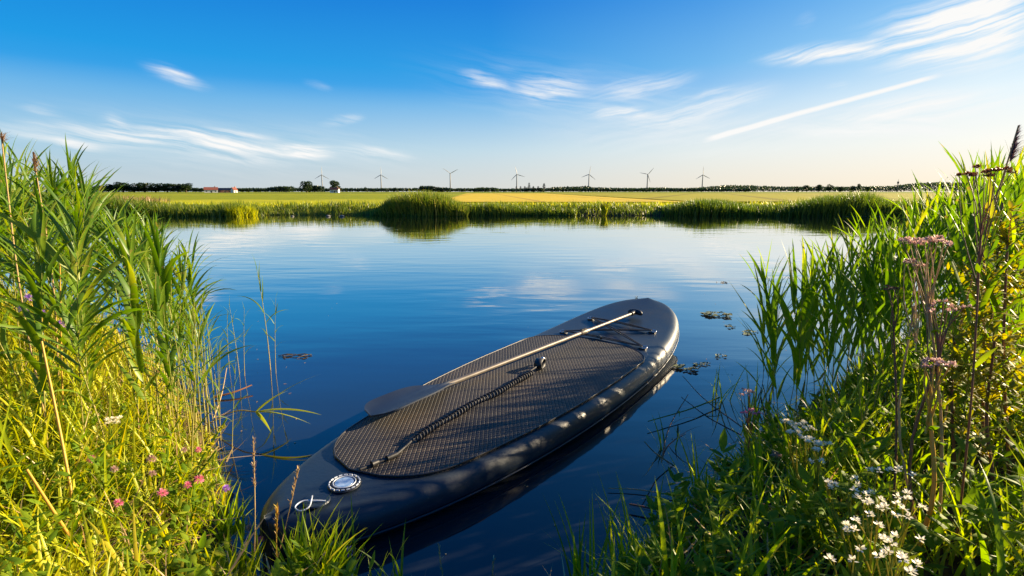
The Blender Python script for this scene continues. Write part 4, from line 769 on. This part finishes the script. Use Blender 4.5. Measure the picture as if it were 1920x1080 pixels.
def stone(u, v, Y_, r, label):
    p = at(u, v, Y_); import bmesh as bm_; b = bm_.new(); bm_.ops.create_icosphere(b, subdivisions=3, radius=r)
    for vv in b.verts: vv.co *= 1 + .18 * vnoise(vv.co.x * 9, vv.co.y * 9 + vv.co.z * 7, 31); vv.co.z *= .45
    me = bpy.data.meshes.new('stone'); b.to_mesh(me); b.free(); me.materials.append(M['stone']); me.shade_smooth(); o = bpy.data.objects.new('stone', me); col.objects.link(o); o.location = (p[0], p[1], r * .2); tag(o, label, 'stone')
stone(615, 401, 23.2, .10, 'rounded grey stone at the far waterline, left one of two'); stone(641, 403, 23.0, .11, 'flatter pale stone at the far waterline, right one of two'); stone(548, 402, 23.1, .07, 'small mossy stone at the far waterline by the golden reeds')
# floating scum line along the far bank
M['foam'] = pbr('pale_scum', (.5, .5, .46), .7, var=(5, (.3, .32, .25)))
g = Geo()
for (u0, u1, v) in [(1073, 1200, 402.5), (1275, 1345, 403), (1318, 1352, 402), (1360, 1408, 403), (1425, 1446, 403), (1480, 1560, 405), (1580, 1660, 406), (560, 660, 403)]:
    a = on(u0, v); b_ = on(u1, v); n = 30
    for k in range(n):
        c = a + (b_ - a) * (k + U(0, 1)) / n; c[1] += U(-.12, .12); q = 9; th = np.linspace(0, 6.28, q, endpoint=False); rr = U(.6, 1.2, q)
        V = np.stack([c[0] + rr * np.cos(th) * abs(b_[0] - a[0]) / n * .8, c[1] + rr * np.sin(th) * .06, np.full(q, .006 + .0003 * (k % 5))], -1)
        g.poly(V, [list(range(q))])
tag(g.build('scum', M['foam'], smooth=False), 'pale floating scum along the far waterline', 'scum', kind='stuff')

# ------------------------------------------------------------------ distant trees, woods and farms
def crown_geo(w_, h_, n, leaf, flat=.85, lumps=9):
    g = Geo(); cs = np.stack([U(-.5, .5, lumps) * w_ * .62, U(-.5, .5, lumps) * w_ * .5, U(.2, .76, lumps) * h_], -1); rs = U(.18, .30, lumps) * w_
    cs[0] = (0, 0, h_ * .55); rs[0] = w_ * .36
    k = rng.integers(0, lumps, n); d = rng.normal(size=(n, 3)); d /= np.linalg.norm(d, axis=1)[:, None]; P = cs[k] + d * rs[k][:, None] * (U(.5, 1.05, n) ** .5)[:, None] * [1, 1, flat]
    P[:, 2] = np.clip(P[:, 2], h_ * .04, h_)
    ribbons(g, P, U(0, 6.28, n), U(.2, 1.6, n), U(-.5, .5, n), leaf * U(.6, 1.3, n), leaf * U(.5, .9, n), seg=2, kind='leaf', fold=.2)
    return g
def make_tree(name, w_, h_, n, leaf, pine=False):
    root = thing(name, (0, 0, 0), None, None); g = Geo(); tube(g, curve([(0, 0, -.3), (.05 * w_, 0, h_ * .3), (0, 0, h_ * .8)], 8), np.linspace(.045, .012, 8) * h_, 7)
    for q in range(5): a = U(0, 6.28); z = U(.22, .5) * h_; tube(g, [(0, 0, z), (math.cos(a) * w_ * .3, math.sin(a) * w_ * .3, z + h_ * .25)], [.018 * h_, .006 * h_], 5)
    g.build('trunk', M['bark'], root)
    if pine:
        g = Geo(); k = U(.08, 1, n); rr = w_ / 2 * (1 - k) ** .8 + .05 * w_; a = U(0, 6.28, n); ribbons(g, np.stack([rr * .75 * np.cos(a) * U(.2, 1, n), rr * .75 * np.sin(a) * U(.2, 1, n), k * h_ * .97], -1), a, U(1.2, 1.9, n), .2, leaf * U(.6, 1.2, n), leaf * .5, seg=2, kind='leaf', fold=.2); g.build('crown', M['pine'], root)
    else: crown_geo(w_, h_, n, leaf).build('crown', M['tree'], root)
    return root
FG = .36
# each: px centre, px width, top row, distance
def tree_at(protos, u, wpx, vt, Y_, label, group=None, W0=8., H0=8.):
    p = at(u, HZ, Y_); hh = (HZ - vt) / 1000 * Y_ * 1.08 + (H - FG); ww = wpx / 1000 * Y_ * 1.03
    k = rng.integers(len(protos)); src = protos[k]; o = copy_tree(src) if id(src) in used else src; used.add(id(src))
    o.location = (p[0], p[1], FG); o.scale = (ww / W0, ww / W0, hh / H0); o.rotation_euler = (0, 0, U(0, 6.28)); tag(o, label, 'tree', group)
rounds = [make_tree('round_tree', 8, 8, 1500, .75) for _ in range(4)]
firs = [make_tree('fir_tree', 8, 8, 900, .8, True) for _ in range(2)]
tree_at(rounds, 575, 24, 340, 420, 'round broad tree left of the low farm hedge and the leftmost wind turbine')
tree_at(rounds, 629, 23, 339, 420, 'round broad tree behind the white cottage, right of the leftmost wind turbine')
for k, (u, wp, vt) in enumerate([(150, 26, 347), (172, 24, 349), (192, 22, 348), (211, 22, 346), (231, 24, 342), (252, 22, 345), (272, 26, 343), (292, 24, 346), (314, 26, 344), (333, 22, 345), (349, 22, 344)]):
    tree_at(rounds, u, wp * 1.35, vt, 520, 'broad dark tree in the close row of trees on the horizon at the left', 'row of trees at the left')
for (u, wp, vt) in [(366, 14, 352), (378, 12, 353), (455, 12, 353), (466, 11, 353), (478, 9, 354), (488, 9, 353)]:
    tree_at(rounds, u, wp, vt, 560, 'small dark tree on the horizon beside the red roofed farm', 'small trees by the farm')
for (u, wp, vt) in [(686, 7, 351), (741, 9, 352), (700, 8, 353.5), (722, 8, 353.5), (870, 9, 353), (890, 8, 353.5), (948, 9, 354)]:
    tree_at(rounds, u, wp, vt, 700, 'tiny round tree on the horizon between the turbines left of the middle', 'tiny horizon trees')
for (u, wp, vt) in [(968, 8, 350), (976, 9, 350), (984, 10, 350), (992, 10, 344), (1000, 12, 350), (1009, 12, 350), (1020, 13, 345)]:
    tree_at(firs, u, wp, vt, 620, 'dark pointed tree in the small grove right of the middle wind turbine', 'grove by the middle turbine')
for (u, wp, vt) in [(988, 12, 352), (1001, 14, 352), (1014, 12, 352.5)]: tree_at(rounds, u, wp, vt, 615, 'low dark shrubby tree at the foot of the pointed grove', 'low trees of the grove')
for (u, wp, vt) in [(1512, 12, 347), (1534, 14, 346), (1555, 13, 346), (1494, 12, 350), (1575, 12, 350), (1598, 14, 349), (1610, 7, 345), (1626, 12, 350)]:
    tree_at(rounds, u, wp, vt, 900, 'open crowned tree on the right horizon left of the grey hill', 'trees on the right horizon')
for l in rounds + firs:
    if id(l) not in used:
        for c in list(l.children): bpy.data.objects.remove(c)
        bpy.data.objects.remove(l)
# woods that read as one mass
def wood(name, tab, Y_, label, n=2600, depth=40, mat='tree', leaf=None):
    us = np.array([a for a, _ in tab], float); vs = np.array([b for _, b in tab], float); x = U((us[0] - 960) / 1000 * Y_, (us[-1] - 960) / 1000 * Y_, n) * 1.03; y = Y_ + U(0, depth, n); u = 960 + 1000 * x / y / 1.03
    top = (HZ - np.interp(u, us, vs)) / 1000 * Y_ * 1.03 + H; top = top * (1 + .10 * vnoise(x, y, 44, 30 / Y_) + .06 * vnoise(x, y, 45, 120 / Y_)); leaf = leaf or Y_ * .0026
    z = FG + (top - FG - leaf * .5) * U(0, 1, n) ** .6; g = Geo(); ribbons(g, np.stack([x, y, z], -1), U(0, 6.28, n), U(.2, 1.5, n), U(-.5, .5, n), leaf * U(.7, 1.3, n), leaf * U(.6, 1.1, n), seg=2, kind='leaf', fold=.2)
    return tag(g.build(name, M[mat]), label, 'wood', kind='stuff')
wood('wood', [(-200, 350), (100, 350), (200, 352)], 800, 'dark far wood behind the left reeds')
wood('wood', [(200, 353), (560, 353.6), (700, 353.2), (960, 354.3), (1060, 353), (1110, 352.5), (1180, 354), (1400, 353)], 1300, 'thin dark line of far woods along the whole horizon', n=26000)
wood('wood', [(518, 352.5), (545, 350.8), (562, 350.5)], 560, 'low hedge block left of the round trees', n=1200, depth=15)
wood('wood', [(586, 349.5), (594, 348.3), (612, 348.6), (618, 349.5)], 500, 'dark clipped block of trees between the two round trees', n=1400, depth=12, mat='pine')
wood('wood', [(793, 350.5), (796, 349.3), (818, 349.5), (824, 351), (848, 353)], 640, 'dark flat topped wood left of the third wind turbine', n=1800, depth=20, mat='pine')
wood('wood', [(894, 353.2), (905, 351.8), (930, 352.2), (936, 353.5)], 700, 'small dark flat topped wood right of the third wind turbine', n=1000, depth=20)
wood('wood', [(1030, 352), (1060, 350.5), (1095, 350), (1104, 352), (1190, 353.5), (1230, 352), (1245, 353.5), (1290, 354)], 1500, 'blue green far wood behind the fifth wind turbine', n=7000)
wood('wood', [(1285, 353), (1320, 350), (1340, 347.5), (1380, 347.5), (1405, 349.5), (1440, 350), (1500, 351), (1590, 350), (1640, 350), (1665, 345), (1700, 343), (1800, 342), (1920, 341), (2300, 345)], 2600, 'long hazy wooded rise along the right horizon', n=26000, depth=200)
# farms
M['wall_white'] = pbr('white_wall', (.7, .66, .6), .8); M['wall_brick'] = pbr('brick_wall', (.32, .16, .1), .85); M['roof_red'] = pbr('red_roof', (.22, .06, .035), .8, var=(1.5, (.16, .045, .03))); M['roof_dark'] = pbr('dark_roof', (.04, .045, .05), .7); M['glass_dark'] = pbr('dark_window', (.02, .025, .03), .1)
def house(u, wpx, vt, Y_, wall, roof, label, rz=0., dep=.6, cat='farmhouse', name='farmhouse', nwin=3, eave=.5, chim=True):
    p = at(u, HZ, Y_); w_ = wpx / 1000 * Y_; h_ = (HZ - vt) / 1000 * Y_ + H - FG; d_ = w_ * dep; e = h_ * eave
    root = thing(name, (p[0], p[1], FG), label, cat, rz=rz); a, b_ = w_ / 2, d_ / 2
    g = Geo(); g.poly([(-a, -b_, 0), (a, -b_, 0), (a, b_, 0), (-a, b_, 0), (-a, -b_, e), (a, -b_, e), (a, b_, e), (-a, b_, e), (-a, 0, h_ * .97), (a, 0, h_ * .97)], [(0, 1, 5, 4), (1, 2, 6, 9, 5), (2, 3, 7, 6), (3, 0, 4, 8, 7)]); g.build('wall', M[wall], root, smooth=False)
    g = Geo(); o_ = .3; t = .18
    for s_ in (-1, 1):
        V = [(-a - o_, s_ * (b_ + o_), e - .1), (a + o_, s_ * (b_ + o_), e - .1), (a + o_, 0, h_), (-a - o_, 0, h_)]; V2 = [(x, y, z + t) for x, y, z in V]; g.add(V + V2, [(0, 1, 2, 3), (7, 6, 5, 4), (0, 4, 5, 1), (1, 5, 6, 2), (2, 6, 7, 3), (3, 7, 4, 0)])
    rf = g.build('roof', M[roof], root, smooth=False)
    if chim: g = Geo(); box(g, (a * .5, -.3, h_ - .4), (a * .5 + .7, .3, h_ + .9)); g.build('chimney', M['wall_brick'], rf, smooth=False)
    for k in range(nwin):
        x = -a + (k + .5) * w_ / nwin; g = Geo(); box(g, (x - .5, -b_ - .03, e * .35), (x + .5, -b_ + .02, e * .75)); g.build('window', M['glass_dark'], root, smooth=False)
    g = Geo(); box(g, (a * .05 - .5, -b_ - .035, 0), (a * .05 + .5, -b_ + .02, e * .7)); g.build('door', M['roof_dark'], root, smooth=False)
house(396, 22, 351.5, 420, 'wall_white', 'roof_red', 'farmhouse with dark red roof and white walls on the left horizon', rz=.5)
house(424, 27, 353, 430, 'wall_brick', 'roof_dark', 'long low dark roofed barn between the two red roofed houses', name='barn', cat='barn', chim=False, dep=.35)
house(439, 8, 352, 415, 'wall_white', 'roof_red', 'small red roofed house at the right end of the dark barn', nwin=1, rz=1.2, dep=1.)
house(628, 15, 352.5, 405, 'wall_white', 'roof_red', 'low white cottage below the right hand round tree', nwin=2, eave=.6)
# wind turbines
M['turb'] = pbr('turbine_paint', (.22, .23, .25), .6)
def make_turbine():
    root = thing('wind_turbine', (0, 0, 0), None, None); g = Geo(); tube(g, [(0, 0, 0), (0, 0, 20), (0, 0, 59)], [2.6, 2.1, 1.5], 16); g.build('tower', M['turb'], root)
    g = Geo(); tube(g, [(0, 4.5, 60), (0, 2, 60.1), (0, -2.6, 60), (0, -3, 60)], [.9, 1.7, 1.6, 1.], 12); g.build('nacelle', M['turb'], root)
    g = Geo(); tube(g, [(0, -3, 60), (0, -4.2, 60), (0, -5, 60)], [1.4, 1.2, .3], 12); hub = g.build('hub', M['turb'], root)
    return root
def blade_geo(a, L=28.):
    g = Geo(); t = np.linspace(0, 1, 12); ch = np.interp(t, [0, .06, .2, .6, 1], [1.1, 1.4, 2.4, 1.7, .5]); V = []
    d = np.array([math.sin(a), 0, math.cos(a)]); s = np.array([math.cos(a), 0, -math.sin(a)])
    for k, c in zip(t, ch):
        tw = .35 * (1 - k) + .05; cs = s * math.cos(tw) + np.array([0, 1, 0]) * math.sin(tw); nn = -s * math.sin(tw) + np.array([0, 1, 0]) * math.cos(tw); o = np.array([0, -4., 60]) + d * (1 + k * L)
        V += [o - cs * c * .3, o + nn * c * .14, o + cs * c * .7, o - nn * c * .1]
    i = np.arange(11)[:, None] * 4; j = np.arange(4)[None]; j2 = (j + 1) % 4; g.add(V, np.stack([i + j, i + j2, i + 4 + j2, i + 4 + j], -1).reshape(-1, 4)); return g
tb = make_turbine()
TL = [(603, 328, 0, 'leftmost of the seven wind turbines, behind the pair of round trees'), (714, 328, 0, 'second wind turbine from the left on the horizon'), (844, 325, 62, 'third wind turbine from the left, two blades raised in a V'), (969, 327, -14, 'wind turbine in the middle of the seven, beside the dark pointed grove'),
      (1104.5, 327, 9, 'third wind turbine from the right on the horizon'), (1214.5, 327, 41, 'second wind turbine from the right on the horizon'), (1318, 328, -2, 'rightmost of the seven wind turbines, before the wooded rise')]
for k, (u, v, ang, lb) in enumerate(TL):
    o = tb if k == 0 else None
    if o is None:
        o = bpy.data.objects.new('wind_turbine', None); col.objects.link(o)
        for c in tb.children:
            if c.name.startswith('blade'): continue
            c2 = c.copy(); col.objects.link(c2); c2.parent = o
    YT = 2050; p = at(u, v, YT); zs = (p[2]) / 60.; o.location = (p[0], p[1], 0); o.scale = (zs, zs, zs); o.rotation_euler = (0, 0, -math.atan2(p[0], p[1]) + R(10))
    for q in range(3): blade_geo(R(ang + q * 120), 28).build('blade', M['turb'], o)
    tag(o, lb, 'wind turbine', 'wind turbines on the horizon')
# radio mast on the rise
p = at(1684, 343, 2500); root = thing('radio_mast', (p[0], p[1], 0), 'thin mast with a thicker head rising from the grey wooded hill at the right', 'mast'); g = Geo(); tube(g, [(0, 0, 0), (0, 0, 44)], [2., 1.6], 8); g.build('pole', M['roof_dark'], root); g = Geo(); tube(g, [(0, 0, 38), (0, 0, 47)], [4., 4.], 8); tube(g, [(0, 0, 47), (0, 0, 58)], [.8, .4], 6); g.build('head', M['roof_dark'], root)

# ------------------------------------------------------------------ things floating on the pond
M['pad'] = pbr('water_leaf', (.10, .14, .05), .5, var=(30, (.2, .2, .09)), bump=(40, .3))
def leaf_raft(u, v, r, n, label):
    p = on(u, v); root = Geo(); n = n * 4
    for k in range(n):
        cx, cy = U(-1, 1) * r * .9, U(-1, 1) * r * .6; rr = r * U(.18, .42); q = 13; a0 = U(0, 6.28); th = np.linspace(a0 + U(.1, .6), a0 + 6.0, q); rad = rr * (U(.75, 1.15, q)); h0 = .003 + .0009 * k
        V = np.vstack([[cx, cy, h0], np.stack([cx + rad * np.cos(th), cy + rad * np.sin(th) * .7, h0 + U(0, .009, q) * (U(0, 1, q) > .5)], -1)]); root.poly(V, [(0, i, i + 1) for i in range(1, q)])
    o = root.build('lily_pad', M['pad']); o.location = (p[0], p[1], 0); tag(o, label, 'lily pad')
leaf_raft(1344, 592, .11, 6, 'ragged patch of overlapping floating leaves, farthest from the bank'); leaf_raft(1362, 613, .07, 1, 'single oval lily pad below the ragged leaf patch'); leaf_raft(1407, 625, .075, 2, 'lily pad nearest the right reeds'); leaf_raft(1315, 683, .05, 2, 'curled floating leaf between the board nose and the right bank')
leaf_raft(1285, 692, .07, 4, 'crumpled floating leaves just right of the board rail'); leaf_raft(1347, 668, .045, 2, 'small floating leaf under the green sprig'); leaf_raft(1194, 558, .02, 1, 'tiny floating leaf beyond the board nose')
M['debris'] = pbr('sodden_debris', (.06, .045, .03), .7)
def debris(u, v, r, label):
    p = on(u, v); g = Geo()
    for k in range(7): a = U(0, 3.1); c = np.array([U(-r, r), U(-r, r) * .5, .004]); d = np.array([math.cos(a), math.sin(a), 0]) * r * U(.3, .8); tube(g, [c - d, c + [0, 0, .006], c + d], [.002, .004, .002], 5)
    o = g.build('debris', M['debris']); o.location = (p[0], p[1], 0); tag(o, label, 'debris')
debris(553, 668, .07, 'dark clump of twigs floating left of the board'); debris(1352, 530, .06, 'dark twigs floating far out near the right reeds'); 

scene.cycles.max_bounces = 8; scene.cycles.transparent_max_bounces = 8; scene.cycles.diffuse_bounces = 3; scene.cycles.glossy_bounces = 4; scene.cycles.transmission_bounces = 3
# pollen and weed specks on the water near the banks
n = 420; x = U(-2.2, 2.6, n); y = U(1.2, 6, n); d = poly_dist(x, y, POND); ok = in_poly(x, y, POND) & (U(0, 1, n) < np.exp(-d / .45) + .06); x = x[ok]; y = y[ok]; g = Geo()
ribbons(g, np.stack([x, y, np.full(len(x), .002)], -1), U(0, 6.28, len(x)), R(90), 0., U(.004, .02, len(x)), U(.003, .008, len(x)), seg=2, kind='leaf', fold=0)
tag(g.build('floating_specks', M['dry']), 'scattered specks of seed and weed floating near the banks', 'weed', kind='stuff')
